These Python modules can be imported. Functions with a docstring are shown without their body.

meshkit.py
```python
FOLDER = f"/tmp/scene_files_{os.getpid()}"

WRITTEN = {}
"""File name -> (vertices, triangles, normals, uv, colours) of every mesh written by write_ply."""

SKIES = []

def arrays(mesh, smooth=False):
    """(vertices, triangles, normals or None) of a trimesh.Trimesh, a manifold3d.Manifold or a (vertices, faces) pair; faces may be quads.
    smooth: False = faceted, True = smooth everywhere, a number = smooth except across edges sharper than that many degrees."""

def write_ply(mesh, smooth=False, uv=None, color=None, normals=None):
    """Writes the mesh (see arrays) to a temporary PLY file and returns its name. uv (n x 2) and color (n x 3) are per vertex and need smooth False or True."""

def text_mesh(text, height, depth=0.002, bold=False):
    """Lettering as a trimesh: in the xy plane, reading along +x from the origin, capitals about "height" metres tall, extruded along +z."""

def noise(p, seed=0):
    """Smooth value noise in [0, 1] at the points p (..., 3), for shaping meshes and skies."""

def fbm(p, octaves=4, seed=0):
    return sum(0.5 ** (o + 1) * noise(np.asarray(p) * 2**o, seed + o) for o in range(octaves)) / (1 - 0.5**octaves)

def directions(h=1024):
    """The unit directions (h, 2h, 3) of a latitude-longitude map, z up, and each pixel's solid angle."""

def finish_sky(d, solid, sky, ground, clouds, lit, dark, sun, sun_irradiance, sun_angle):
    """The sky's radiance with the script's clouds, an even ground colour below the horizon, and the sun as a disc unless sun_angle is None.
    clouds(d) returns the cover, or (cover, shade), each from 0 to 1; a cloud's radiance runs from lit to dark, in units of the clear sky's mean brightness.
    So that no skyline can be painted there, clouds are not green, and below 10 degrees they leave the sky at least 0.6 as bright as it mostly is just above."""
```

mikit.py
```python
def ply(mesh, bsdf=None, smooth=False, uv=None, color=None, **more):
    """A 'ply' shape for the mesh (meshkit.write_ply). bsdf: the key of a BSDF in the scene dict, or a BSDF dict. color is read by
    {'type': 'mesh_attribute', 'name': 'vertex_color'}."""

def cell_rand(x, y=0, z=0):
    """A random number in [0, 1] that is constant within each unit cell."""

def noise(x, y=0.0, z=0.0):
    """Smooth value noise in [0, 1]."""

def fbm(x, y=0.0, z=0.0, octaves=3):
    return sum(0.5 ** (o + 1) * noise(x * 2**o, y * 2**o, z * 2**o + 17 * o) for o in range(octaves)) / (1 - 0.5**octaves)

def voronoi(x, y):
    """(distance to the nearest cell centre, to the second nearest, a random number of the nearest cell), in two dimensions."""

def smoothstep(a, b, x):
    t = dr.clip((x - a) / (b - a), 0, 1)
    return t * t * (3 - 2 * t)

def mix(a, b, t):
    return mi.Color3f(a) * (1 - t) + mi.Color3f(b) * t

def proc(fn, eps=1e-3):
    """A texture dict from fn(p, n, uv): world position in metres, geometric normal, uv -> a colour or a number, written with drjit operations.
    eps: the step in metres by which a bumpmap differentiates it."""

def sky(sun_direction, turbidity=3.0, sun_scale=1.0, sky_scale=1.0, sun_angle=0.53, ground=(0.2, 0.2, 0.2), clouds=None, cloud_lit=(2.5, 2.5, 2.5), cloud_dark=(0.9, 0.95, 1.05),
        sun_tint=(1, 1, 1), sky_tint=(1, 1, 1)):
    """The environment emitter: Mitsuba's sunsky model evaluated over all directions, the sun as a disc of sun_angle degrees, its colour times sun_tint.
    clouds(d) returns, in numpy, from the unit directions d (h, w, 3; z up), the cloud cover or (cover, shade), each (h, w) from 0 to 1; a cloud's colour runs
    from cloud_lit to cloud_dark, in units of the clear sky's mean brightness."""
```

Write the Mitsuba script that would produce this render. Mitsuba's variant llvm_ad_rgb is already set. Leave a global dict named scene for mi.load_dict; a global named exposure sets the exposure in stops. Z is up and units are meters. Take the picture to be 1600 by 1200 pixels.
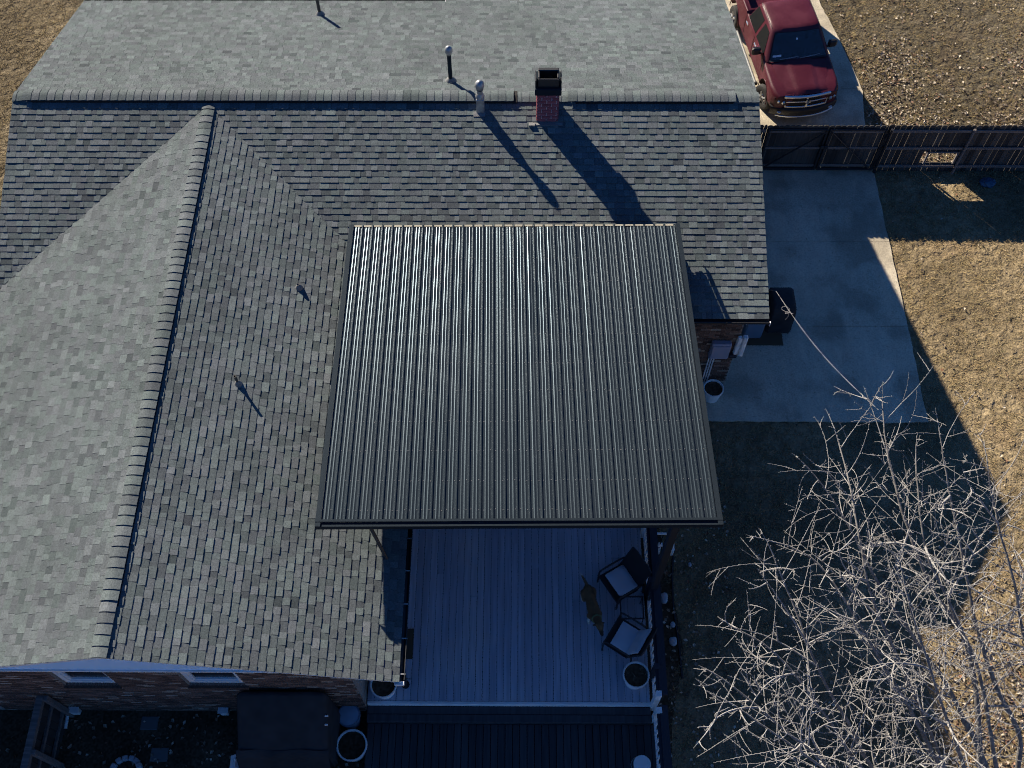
import math, random
import numpy as np
import trimesh
import manifold3d as m3
import drjit as dr
import mitsuba as mi
import mikit, meshkit
from mikit import noise, fbm, smoothstep, mix, proc
from shapely.geometry import Polygon, Point, LineString

# ---------------------------------------------------------------- camera, sky, exposure
FOCAL, PITCH, YAW, ROLL, HEIGHT = 1649.76, 1.050655, 0.010056, -0.005244, 21.6   # focal length in pixels of a 1600 px wide frame
cp, sp = math.cos(PITCH), math.sin(PITCH)
RZ = np.array([[math.cos(YAW), -math.sin(YAW), 0], [math.sin(YAW), math.cos(YAW), 0], [0, 0, 1]])
FW, RT, UP = RZ @ [0, cp, -sp], RZ @ [1, 0, 0], RZ @ [0, sp, cp]
RT, UP = math.cos(ROLL) * RT + math.sin(ROLL) * UP, -math.sin(ROLL) * RT + math.cos(ROLL) * UP
EYE = np.array([0, 0, HEIGHT])
scene, labels = {"type": "scene"}, {}
scene["camera"] = {"type": "perspective", "fov": 2 * math.degrees(math.atan(800 / FOCAL)), "fov_axis": "x", "near_clip": 0.1, "far_clip": 2000.0,
                   "to_world": mi.ScalarTransform4f().look_at(origin=EYE.tolist(), target=(EYE + FW).tolist(), up=UP.tolist())}
SUN = np.array([-1.108, 1.411, 1.0])
scene["sky"] = mikit.sky(SUN, turbidity=2.6, sun_scale=1.0, sky_scale=0.24, sun_tint=(0.86, 0.96, 1.16), sky_tint=(0.42, 0.86, 1.55))
exposure = 3.2


def at(x, y, z=0.0):
    """The point of the horizontal plane at height z that a survey pixel of the 1600 x 1200 photograph shows."""
    d = FW * FOCAL + RT * (x - 800) - UP * (y - 600)
    return EYE + d * ((z - HEIGHT) / d[2])


def seen(p):
    d = np.asarray(p, float) - EYE
    z = d @ FW
    return np.stack([800 + FOCAL * (d @ RT) / z, 600 - FOCAL * (d @ UP) / z], -1), z


# ---------------------------------------------------------------- materials
def rgb(*c):
    return {"type": "rgb", "value": list(c)}


def two(b):
    return {"type": "twosided", "bsdf": b}


def prin(col, rough=0.6, **k):
    return two({"type": "principled", "base_color": col if isinstance(col, dict) else rgb(*col), "roughness": rough, **k})


def lerp3(a, b, t):
    return mix(a, b, dr.clip(t, 0, 1))


def shingle_fn(p, n, uv):          # uv.x: tone of the tab, uv.y: its hue
    c = lerp3((0.047, 0.057, 0.064), (0.128, 0.150, 0.160), uv.x)
    c = c * lerp3((1.02, 0.98, 1.015), (0.97, 1.03, 0.985), uv.y)
    g = noise(p.x * 55, p.y * 55, p.z * 55)
    s = fbm(p.x * 0.5, p.y * 0.5, p.z * 0.5, 3)
    return c * (0.74 + 0.52 * g) * (0.80 + 0.40 * s)


def brick_fn(p, n, uv):
    c = lerp3((0.062, 0.042, 0.035), (0.185, 0.115, 0.088), uv.x)
    c = mix(c, (0.30, 0.25, 0.20), smoothstep(0.86, 0.95, uv.y))
    return c * (0.7 + 0.6 * noise(p.x * 60, p.y * 60, p.z * 60))


def red_brick_fn(p, n, uv):
    c = lerp3((0.15, 0.045, 0.058), (0.27, 0.088, 0.105), uv.x)
    return c * (0.75 + 0.5 * noise(p.x * 70, p.y * 70, p.z * 70))


def concrete_fn(p, n, uv):
    big = fbm(p.x * 0.7, p.y * 0.7, 3.0, 4)
    fine = noise(p.x * 45, p.y * 45)
    spots = smoothstep(0.70, 0.95, fbm(p.x * 14 + 3 * big, p.y * 14, 5.0, 3))
    streak = fbm(p.x * 6, p.y * 1.2, 9.0, 3)
    blotch = smoothstep(0.45, 0.72, fbm(p.x * 1.3 + 4, p.y * 1.3, 2.0, 4))
    c = lerp3((0.42, 0.375, 0.29), (0.55, 0.49, 0.385), big * 1.3 - 0.15)
    return c * (0.80 + 0.30 * fine) * (1 - 0.35 * spots) * (0.88 + 0.24 * streak) * (1 - 0.30 * blotch)


def lawn_fn(p, n, uv):
    a = fbm(p.x * 0.45, p.y * 0.45, 1.0, 4)
    b = fbm(p.x * 5, p.y * 5, 2.0, 3)
    c = noise(p.x * 38, p.y * 38)
    col = lerp3((0.145, 0.115, 0.073), (0.30, 0.238, 0.148), a * 1.5 - 0.25)
    col = mix(col, (0.19, 0.125, 0.075), 0.30 * smoothstep(0.52, 0.75, fbm(p.x * 0.9 + 7, p.y * 0.9, 4.0, 3)))
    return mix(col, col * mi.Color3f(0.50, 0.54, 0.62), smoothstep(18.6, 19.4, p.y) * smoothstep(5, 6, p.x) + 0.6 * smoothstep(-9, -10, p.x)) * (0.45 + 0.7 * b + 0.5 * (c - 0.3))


def lawn_h(p, n, uv):            # tufts, in metres
    return 0.08 * fbm(p.x * 7, p.y * 7, 2.0, 3) + 0.010 * noise(p.x * 38, p.y * 38)


def soil_fn(p, n, uv):
    a = fbm(p.x * 1.5, p.y * 1.5, 1.0, 4)
    c = noise(p.x * 30, p.y * 30)
    return lerp3((0.035, 0.026, 0.018), (0.10, 0.075, 0.05), a) * (0.5 + c)


def blade_fn(p, n, uv):
    return lerp3((0.14, 0.108, 0.066), (0.38, 0.30, 0.185), uv.x) * lerp3((1.0, 0.9, 0.78), (0.95, 1.03, 0.9), uv.y)


def leaf_fn(p, n, uv):
    c = lerp3((0.115, 0.085, 0.06), (0.58, 0.51, 0.41), uv.x * uv.x)
    return mix(c, (0.25, 0.11, 0.06), 0.6 * smoothstep(0.80, 0.95, uv.y))


def deck_fn(p, n, uv):
    g = fbm(p.x * 28, p.y * 1.6, uv.y * 40, 3)
    worn = smoothstep(0.58, 0.78, fbm(p.x * 1.1, p.y * 0.7, 3.0, 4))
    c = lerp3((0.34, 0.36, 0.43), (0.44, 0.46, 0.53), uv.x)
    return mix(c, (0.50, 0.48, 0.50), 0.65 * worn) * (0.72 + 0.5 * g)


def dark_deck_fn(p, n, uv):
    g = fbm(p.x * 26, p.y * 1.6, uv.y * 40, 3)
    return lerp3((0.030, 0.032, 0.038), (0.052, 0.054, 0.060), uv.x) * (0.6 + 0.8 * g)


def picket_fn(p, n, uv):
    g = fbm(p.x * 45, p.z * 2.0, uv.y * 60, 3)
    return lerp3((0.032, 0.030, 0.030), (0.085, 0.078, 0.073), uv.x) * (0.55 + 0.9 * g)


def rail_wood_fn(p, n, uv):
    g = fbm(p.x * 3, p.y * 30, p.z * 30, 3)
    return mi.Color3f(0.15, 0.135, 0.13) * (0.55 + 0.9 * g)


def bark_fn(p, n, uv):
    g = fbm(p.x * 22, p.y * 22, p.z * 9, 3)
    return lerp3((0.085, 0.08, 0.075), (0.30, 0.285, 0.265), g * 1.3 - 0.1)


def twig_fn(p, n, uv):
    g = fbm(p.x * 30, p.y * 30, p.z * 30, 2)
    return lerp3((0.14, 0.134, 0.128), (0.37, 0.36, 0.35), g * 1.2)


def metal_fn(p, n, uv):            # charcoal coil-coated steel with dust and faint chalk
    d = fbm(p.x * 1.3, p.y * 0.5, 2.0, 4)
    f = noise(p.x * 60, p.y * 25, p.z * 10)
    return lerp3((0.010, 0.015, 0.020), (0.023, 0.030, 0.037), d * 0.7 + 0.3 * f)


def metal_rough(p, n, uv):
    return 0.27 + 0.08 * fbm(p.x * 3.1, p.y * 0.8, 5.0, 3)


def galv_fn(p, n, uv):
    return mi.Color3f(0.36, 0.37, 0.38) * (0.6 + 0.7 * fbm(p.x * 14, p.y * 14, p.z * 14, 3))


def paint_fn(p, n, uv):
    dust = fbm(p.x * 2.5, p.y * 2.5, p.z * 2.5, 4)
    f = noise(p.x * 90, p.y * 90, p.z * 90)
    return lerp3((0.052, 0.0035, 0.012), (0.080, 0.015, 0.027), smoothstep(0.35, 0.75, dust) * 0.8 + 0.3 * (f - 0.5))


def white_fn(p, n, uv):
    return mi.Color3f(0.70, 0.71, 0.71) * (0.85 + 0.25 * fbm(p.x * 6, p.y * 6, p.z * 6, 3))


def cover_fn(p, n, uv):
    return mi.Color3f(0.022, 0.024, 0.028) * (0.6 + 0.9 * fbm(p.x * 4, p.y * 4, p.z * 4, 3))


def dog_fn(p, n, uv):              # uv.x: tan to white, uv.y: dark
    g = fbm(p.x * 40, p.y * 40, p.z * 40, 2)
    c = mix((0.14, 0.088, 0.048), (0.55, 0.50, 0.44), uv.x)
    return mix(c, (0.035, 0.028, 0.024), uv.y) * (0.7 + 0.6 * g)


def mortar_fn(p, n, uv):
    return mi.Color3f(0.23, 0.205, 0.18) * (0.6 + 0.8 * noise(p.x * 40, p.y * 40, p.z * 40))


MATS = {
    "shingle": prin(proc(shingle_fn), 0.95, specular=0.15),
    "underlay": prin((0.02, 0.02, 0.022), 0.9),
    "brick": prin(proc(brick_fn), 0.9, specular=0.2),
    "red_brick": prin(proc(red_brick_fn), 0.9, specular=0.2),
    "mortar": prin(proc(mortar_fn), 0.95, specular=0.1),
    "light_mortar": prin((0.55, 0.50, 0.50), 0.95, specular=0.1),
    "concrete": prin(proc(concrete_fn), 0.9, specular=0.2),
    "lawn": two({"type": "bumpmap", "arbitrary": proc(lawn_h, 0.004), "scale": 1.0, "bsdf": {"type": "principled", "base_color": proc(lawn_fn), "roughness": 1.0, "specular": 0.0}}),
    "soil": prin(proc(soil_fn), 1.0, specular=0.05),
    "blade": prin(proc(blade_fn), 0.9, specular=0.1),
    "leaf": prin(proc(leaf_fn), 0.8, specular=0.2),
    "deck": prin(proc(deck_fn), 0.65, specular=0.3),
    "dark_deck": prin(proc(dark_deck_fn), 0.7, specular=0.25),
    "picket": prin(proc(picket_fn), 0.95, specular=0.1),
    "rail_wood": prin(proc(rail_wood_fn), 0.9, specular=0.15),
    "bark": prin(proc(bark_fn), 0.9, specular=0.15),
    "twig": prin(proc(twig_fn), 0.9, specular=0.15),
    "metal": prin(proc(metal_fn), proc(metal_rough), specular=0.24, spec_tint=1.0),
    "trim_metal": prin((0.013, 0.018, 0.024), 0.6, specular=0.10, spec_tint=1.0),
    "galv": prin(proc(galv_fn), 0.42, metallic=0.65),
    "dark_iron": prin((0.018, 0.019, 0.022), 0.45, specular=0.5),
    "gutter": prin((0.03, 0.031, 0.034), 0.4, specular=0.5),
    "white": prin(proc(white_fn), 0.5, specular=0.4),
    "siding": prin((0.52, 0.72, 0.92), 0.5, specular=0.4),  # white boards with blue skylight put into the base colour
    "paint_red": prin(proc(paint_fn), 0.5, specular=0.2, clearcoat=0.7, clearcoat_gloss=0.97),
    "chrome": prin((0.72, 0.73, 0.75), 0.12, metallic=1.0),
    "black_plastic": prin((0.016, 0.016, 0.018), 0.5, specular=0.4),
    "rubber": prin((0.02, 0.02, 0.021), 0.85),
    "void": prin((0.006, 0.006, 0.007), 0.9),
    "glass": {"type": "thindielectric"},
    "lamp_glass": prin((0.5, 0.52, 0.55), 0.08, specular=0.9, clearcoat=1.0),
    "paper": prin((0.8, 0.8, 0.8), 0.8),
    "cover_cloth": prin(proc(cover_fn), 0.75, specular=0.3),
    "cushion": prin((0.55, 0.57, 0.62), 0.95),
    "sling": prin((0.014, 0.015, 0.018), 0.8),
    "tinted_glass": prin((0.010, 0.012, 0.014), 0.08, specular=0.2),
    "water": prin((0.03, 0.05, 0.07), 0.04, specular=0.7),
    "dog": prin(proc(dog_fn), 0.9, specular=0.1),
    "stone": prin((0.36, 0.36, 0.38), 0.9),
    "paver": prin((0.11, 0.115, 0.12), 0.9),
    "mat": prin((0.085, 0.058, 0.036), 1.0),
    "blue": prin((0.02, 0.075, 0.14), 0.5),
    "sky_mirror_blue": prin((0.26, 0.36, 0.47), 0.35, specular=0.5),  # blue of the sky mirrored in the tub, as a plain colour
    "navy": prin((0.012, 0.015, 0.026), 0.6),
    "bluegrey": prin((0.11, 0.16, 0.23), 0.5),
    "meter": prin((0.27, 0.28, 0.36), 0.5),
    "cream": prin((0.27, 0.25, 0.20), 0.9),
    "lead": prin((0.17, 0.175, 0.18), 0.6, metallic=0.2),
    "collar": prin((0.16, 0.22, 0.10), 0.6),
    "cable_grey": prin((0.20, 0.20, 0.21), 0.6),
}
for k_, b_ in MATS.items():
    scene["mat_" + k_] = b_
T4 = mi.ScalarTransform4f
COUNT = {}


def key_for(name):
    n = COUNT.get(name, 0)
    COUNT[name] = n + 1
    return name if n == 0 else f"{name}_{n:03d}"


def add(name, mesh, mat, smooth=False, uv=None):
    """One entry of the scene. name: the whole key without its number (holder__part)."""
    k = key_for(name)
    if isinstance(uv, tuple):
        nv = len(mesh[0]) if isinstance(mesh, tuple) else len(mesh.vertices)
        uv = np.tile(np.array(uv, float), (nv, 1))
        if smooth not in (False, True):
            smooth = False
    scene[k] = mikit.ply(mesh, "mat_" + mat, smooth=smooth, uv=uv)
    return k


def thing(name, label, cat, group=None):
    k = key_for(name)
    tag(k, label, cat, group)
    return k


def tag(k, label=None, cat=None, group=None, kind=None):
    labels[k] = {a: b for a, b in dict(label=label, category=cat, group=group, kind=kind).items() if b}


# ---------------------------------------------------------------- mesh helpers
QUADS = np.array([[0, 3, 2, 1], [4, 5, 6, 7], [0, 1, 5, 4], [1, 2, 6, 5], [2, 3, 7, 6], [3, 0, 4, 7]])


def tris(q):
    return np.vstack([q[:, [0, 1, 2]], q[:, [0, 2, 3]]])


BOXF = tris(QUADS)


def box(lo, hi, M=None):
    (a, b, c), (d, e, f) = lo, hi
    v = np.array([[a, b, c], [d, b, c], [d, e, c], [a, e, c], [a, b, f], [d, b, f], [d, e, f], [a, e, f]], float)
    if M is not None:
        v = v @ M[:3, :3].T + M[:3, 3]
    return v, BOXF


def hexa(bot, top):
    return np.vstack([np.asarray(bot, float), np.asarray(top, float)]), BOXF


def rbox(lo, hi, r=0.02, M=None):
    """A box with chamfered edges: the hull of 24 points."""
    lo, hi = np.array(lo, float), np.array(hi, float)
    r = min(r, 0.45 * (hi - lo).min())
    pts = []
    for i in (0, 1):
        for j in (0, 1):
            for k in (0, 1):
                c = np.where([i, j, k], hi - r, lo + r)
                for a in range(3):
                    p = c.copy()
                    p[a] = hi[a] if (i, j, k)[a] else lo[a]
                    pts.append(p)
    h = trimesh.convex.convex_hull(np.array(pts))
    v, f = np.array(h.vertices), np.array(h.faces)
    if M is not None:
        v = v @ M[:3, :3].T + M[:3, 3]
    return v, f


def cat(*ms):
    ms = [m for m in ms if len(m[0])]
    vs, fs, n = [], [], 0
    for v, f in ms:
        vs.append(np.asarray(v, float)); fs.append(np.asarray(f) + n); n += len(v)
    return np.vstack(vs), np.vstack(fs)


def place(mesh, loc=(0, 0, 0), rz=0.0, scale=1.0):
    c, s = math.cos(rz), math.sin(rz)
    return np.asarray(mesh[0]) * scale @ np.array([[c, -s, 0], [s, c, 0], [0, 0, 1]]).T + np.array(loc, float), mesh[1]


def tube(points, radii, sides=8, cap=True):
    p = np.asarray(points, float)
    r = np.broadcast_to(np.asarray(radii, float), (len(p),))
    t = np.gradient(p, axis=0)
    t /= np.linalg.norm(t, axis=1, keepdims=True) + 1e-12
    a0 = np.cross(t[0], [0, 0, 1.0] if abs(t[0][2]) < 0.9 else [1.0, 0, 0])
    A = []
    for i in range(len(p)):
        a0 = a0 - t[i] * (a0 @ t[i])
        a0 = a0 / (np.linalg.norm(a0) + 1e-12)
        A.append(a0)
    A = np.array(A)
    B = np.cross(t, A)
    ang = np.arange(sides) * 2 * np.pi / sides
    v = p[:, None] + r[:, None, None] * (np.cos(ang)[None, :, None] * A[:, None] + np.sin(ang)[None, :, None] * B[:, None])
    i, j = np.meshgrid(np.arange(len(p) - 1), np.arange(sides), indexing="ij")
    q = np.stack([i * sides + j, i * sides + (j + 1) % sides, (i + 1) * sides + (j + 1) % sides, (i + 1) * sides + j], -1).reshape(-1, 4)
    v, f = v.reshape(-1, 3), tris(q)
    if cap:
        n = len(v)
        v = np.vstack([v, p[0], p[-1]])
        k = np.arange(sides)
        f = np.vstack([f, np.stack([k * 0 + n, (k + 1) % sides, k], 1), np.stack([k * 0 + n + 1, k + (len(p) - 1) * sides, (k + 1) % sides + (len(p) - 1) * sides], 1)])
    return v, f


def lathe(profile, sides=32, loc=(0, 0, 0)):
    """profile: (radius, z) points, from the bottom's axis to the top's axis."""
    pr = np.array(profile, float)
    a = np.arange(sides) * 2 * np.pi / sides
    v = np.stack([pr[:, None, 0] * np.cos(a), pr[:, None, 0] * np.sin(a), np.broadcast_to(pr[:, None, 1], (len(pr), sides))], -1).reshape(-1, 3)
    i, j = np.meshgrid(np.arange(len(pr) - 1), np.arange(sides), indexing="ij")
    q = np.stack([i * sides + j, i * sides + (j + 1) % sides, (i + 1) * sides + (j + 1) % sides, (i + 1) * sides + j], -1).reshape(-1, 4)
    return v + np.array(loc, float), tris(q)


def slab(poly, z0, z1):
    """A vertical prism over a plan polygon."""
    g = poly if isinstance(poly, Polygon) else Polygon(poly)
    m = trimesh.creation.extrude_polygon(g, z1 - z0, engine="earcut")
    v = np.array(m.vertices)
    v[:, 2] += z0
    return v, np.array(m.faces)


def mfold(v, f):
    return m3.Manifold(m3.Mesh(np.asarray(v, np.float32), np.asarray(f, np.uint32)))


def bones(pairs, edge=0.03, smooth=8):
    """pairs: ((point, radius), (point, radius)) -> one smooth surface round all of them."""
    total = None
    for (a, ra), (b, rb) in pairs:
        sa = m3.Manifold.sphere(ra, 14).translate(tuple(map(float, a)))
        sb = m3.Manifold.sphere(rb, 14).translate(tuple(map(float, b)))
        h = m3.Manifold.batch_hull([sa, sb])
        total = h if total is None else total + h
    me = total.refine_to_length(edge).to_mesh()
    t = trimesh.Trimesh(me.vert_properties[:, :3], me.tri_verts, process=True)
    trimesh.smoothing.filter_taubin(t, 0.5, 0.52, iterations=smooth)
    return np.array(t.vertices), np.array(t.faces)


rng = random.Random(11)
nrg = np.random.default_rng(5)

# ---------------------------------------------------------------- survey of the house
ZE, YE, YR, S = 3.684, 11.836, 16.454, 0.3207           # main roof: eave height, eave and ridge lines, slope
ZR = ZE + S * (YR - YE)
XL, XR = -10.76, 5.11
XG, SG, XGE, YF = -6.57, 0.3107, -2.01, 4.49            # cross gable: ridge line, slope, right eave, front edge
ZG = ZE + SG * (XGE - XG)
XGV = XG - (XGE - XG)                                   # foot of the left valley; the left slope runs on below it
XGL = -13.2
YG = YR - (ZR - ZG) / S
YWALL, XWALL, YW2, XW2 = 4.80, -2.95, 12.39, 4.86       # wing's front wall and right wall, main front wall and right wall


ZEL = ZG - SG * (XG - XGL)


def zmain(y):
    return ZR - S * abs(y - YR)


def zgable(x):
    return ZG - SG * abs(x - XG)


# ---------------------------------------------------------------- ground
def sheet(poly, z, mat, name):
    g = Polygon(poly)
    v2, f = trimesh.creation.triangulate_polygon(g, engine="earcut")
    v = np.column_stack([v2, np.full(len(v2), z)])
    n = np.cross(v[f[:, 1]] - v[f[:, 0]], v[f[:, 2]] - v[f[:, 0]])[:, 2]
    f = np.where(n[:, None] < 0, f[:, ::-1], f)
    k = add(name, (v, f), mat)
    tag(k, kind="structure")
    return k


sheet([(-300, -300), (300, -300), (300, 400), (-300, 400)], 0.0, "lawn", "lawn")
BED = [(-14, -3), (2.95, -3), (2.95, 2), (3.1, 4.6), (3.45, 6.0), (3.3, 7.4), (3.05, 9.2), (2.9, 11.3), (2.9, 12.5), (-14, 12.5)]
sheet(BED, 0.006, "soil", "garden_bed")
YARD_SHADE = None
DRIVE = [(2.35, 11.39), (9.46, 11.37), (9.47, 15.0), (9.44, 19.0), (9.50, 20.75), (9.62, 21.8), (9.45, 22.9), (9.25, 24.0), (8.95, 25.3), (8.7, 27.5), (8.6, 36), (4.9, 36), (4.9, 12.45), (2.35, 12.45)]
scene_drive = sheet(DRIVE, 0.004, "soil", "driveway")
dp = Polygon(DRIVE)
cuts = [11.2, 13.98, 16.55, 19.3, 21.9, 25.1, 28.2, 32, 36.2]
for a, b in zip(cuts[:-1], cuts[1:]):
    g = dp.intersection(Polygon([(0, a + 0.0035), (20, a + 0.0035), (20, b - 0.0035), (0, b - 0.0035)]))
    for gg in getattr(g, "geoms", [g]):
        if gg.area > 0.05:
            edge = gg.buffer(-0.001).segmentize(0.12)
            pts = np.array(edge.exterior.coords)[:-1]
            inner = np.minimum(abs(pts[:, 1] - a), abs(pts[:, 1] - b)) > 0.05                     # the joints stay straight, the free edges crumble
            pts = pts + (0.055 * inner * (meshkit.fbm(np.column_stack([pts * 4.1, pts[:, :1] * 0]), 3) - 0.5))[:, None]
            add("driveway__slab", slab(Polygon(pts).buffer(0), 0.008, 0.05), "concrete")
pad = [(XWALL, 4.9), (2.66, 4.9), (2.66, 12.3), (XWALL, 12.3)]

# ---------------------------------------------------------------- house: walls and bricks
thing("house", "single-storey brick house with cross-gabled grey shingle roof", "house")


def wall_prism(profile, y0, y1):
    """profile in (x, z), extruded along y."""
    m = trimesh.creation.extrude_polygon(Polygon(profile), y1 - y0, engine="earcut")
    v = np.array(m.vertices)
    v = np.column_stack([v[:, 0], y1 - v[:, 2], v[:, 1]])
    return v, np.array(m.faces)


wing = wall_prism([(XGL + 0.7, 0), (XWALL, 0), (XWALL, 3.30), (XGL + 0.7, 3.02)], YWALL, 12.6)
body = cat(box((XL + 0.4, YW2, 0), (XW2, 20.6, 3.3)), box((-1.6, 20.6, 0), (XW2, 21.3, 3.3)))
WIN = [(-8.19, -7.38, 2.09), (-5.90, -5.05, 2.13)]       # window openings on the wing's front wall: left, right, sill
wm = mfold(*wing)
if wm.volume() < 0:
    wm = mfold(wing[0], wing[1][:, ::-1])
for a, b, s_ in WIN:
    wm = wm - m3.Manifold.cube((b - a + 0.19, 0.4, 1.4)).translate((a - 0.095, YWALL - 0.1, s_ - 0.075))
wm = wm.to_mesh()
add("house__wall", cat((wm.vert_properties[:, :3], wm.tri_verts), body), "mortar")
bricks = []


def lay_bricks(x0, x1, z1, y, holes, course=0.0725, length=0.215, skip=None):
    n = int(z1 / course)
    for i in range(n):
        za, zb = i * course + 0.010, (i + 1) * course
        x = x0 - (length / 2 if i % 2 else 0)
        while x < x1:
            a, b = max(x + 0.009, x0), min(x + length, x1)
            x += length
            if b - a < 0.03:
                continue
            pieces = [(a, b)]
            for (h0, h1, s0, s1) in holes:
                if zb > s0 and za < s1:
                    np_ = []
                    for (p, q_) in pieces:
                        if q_ <= h0 or p >= h1:
                            np_.append((p, q_))
                        else:
                            if p < h0 - 0.03: np_.append((p, h0))
                            if q_ > h1 + 0.03: np_.append((h1, q_))
                    pieces = np_
            for p, q_ in pieces:
                o = 0.004 + 0.006 * rng.random()
                bricks.append((box((p, y - o, za), (q_, y + 0.03, zb)), (rng.random() ** 1.2, rng.random())))


holes = [(a - 0.10, b + 0.10, s - 0.15, 3.4) for a, b, s in WIN]
lay_bricks(-10.2, XWALL, 3.285, YWALL, holes)
lay_bricks(1.6, XW2, 3.25, YW2, [])
cen = np.array([b[0][0].mean(0) for b in bricks])
uvp, dep = seen(cen)
vis = (uvp[:, 0] > 5) & (uvp[:, 0] < 1595) & (uvp[:, 1] < 1195) & ((cen[:, 1] < 6) & (cen[:, 0] < -5.55) & (cen[:, 2] > 0.1) | (cen[:, 1] > 6) & (cen[:, 0] > 3.2))
order = sorted(range(len(bricks)), key=lambda i: (not vis[i], -cen[i, 2]))
order = [i for i in order if vis[i]][::2][:300] if vis.sum() > 600 else order[:300]
chosen = set(order)
for i in sorted(chosen):
    add("house__wall__brick", bricks[i][0], "brick", uv=bricks[i][1])
rest = [i for i in range(len(bricks)) if i not in chosen]
k = add("house__wall__brickwork", cat(*[bricks[i][0] for i in rest]), "brick", uv=np.vstack([np.tile(bricks[i][1], (8, 1)) for i in rest]))
tag(k, kind="stuff")
# gable siding above the brick: white boards, the sky's blue put into their colour
zb0 = 3.34
prof_top = lambda x: zgable(x) - 0.10
xa, xb = XGL + 0.75, XGE - 0.35
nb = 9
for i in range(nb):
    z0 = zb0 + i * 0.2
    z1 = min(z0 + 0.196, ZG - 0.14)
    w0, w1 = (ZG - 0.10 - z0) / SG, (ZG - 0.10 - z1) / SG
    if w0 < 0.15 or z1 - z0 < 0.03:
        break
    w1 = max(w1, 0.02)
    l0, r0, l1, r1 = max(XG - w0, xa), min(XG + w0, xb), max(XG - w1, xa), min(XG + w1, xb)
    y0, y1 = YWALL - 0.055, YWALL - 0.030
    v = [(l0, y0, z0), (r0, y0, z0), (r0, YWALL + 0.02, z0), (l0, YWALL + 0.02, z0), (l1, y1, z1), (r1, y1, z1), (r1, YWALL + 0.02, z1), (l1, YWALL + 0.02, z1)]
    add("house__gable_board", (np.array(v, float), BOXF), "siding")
add("house__frieze_board", box((xa + 1.6, YWALL - 0.085, 3.285), (xb - 0.5, YWALL + 0.01, 3.338)), "white")
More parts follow.
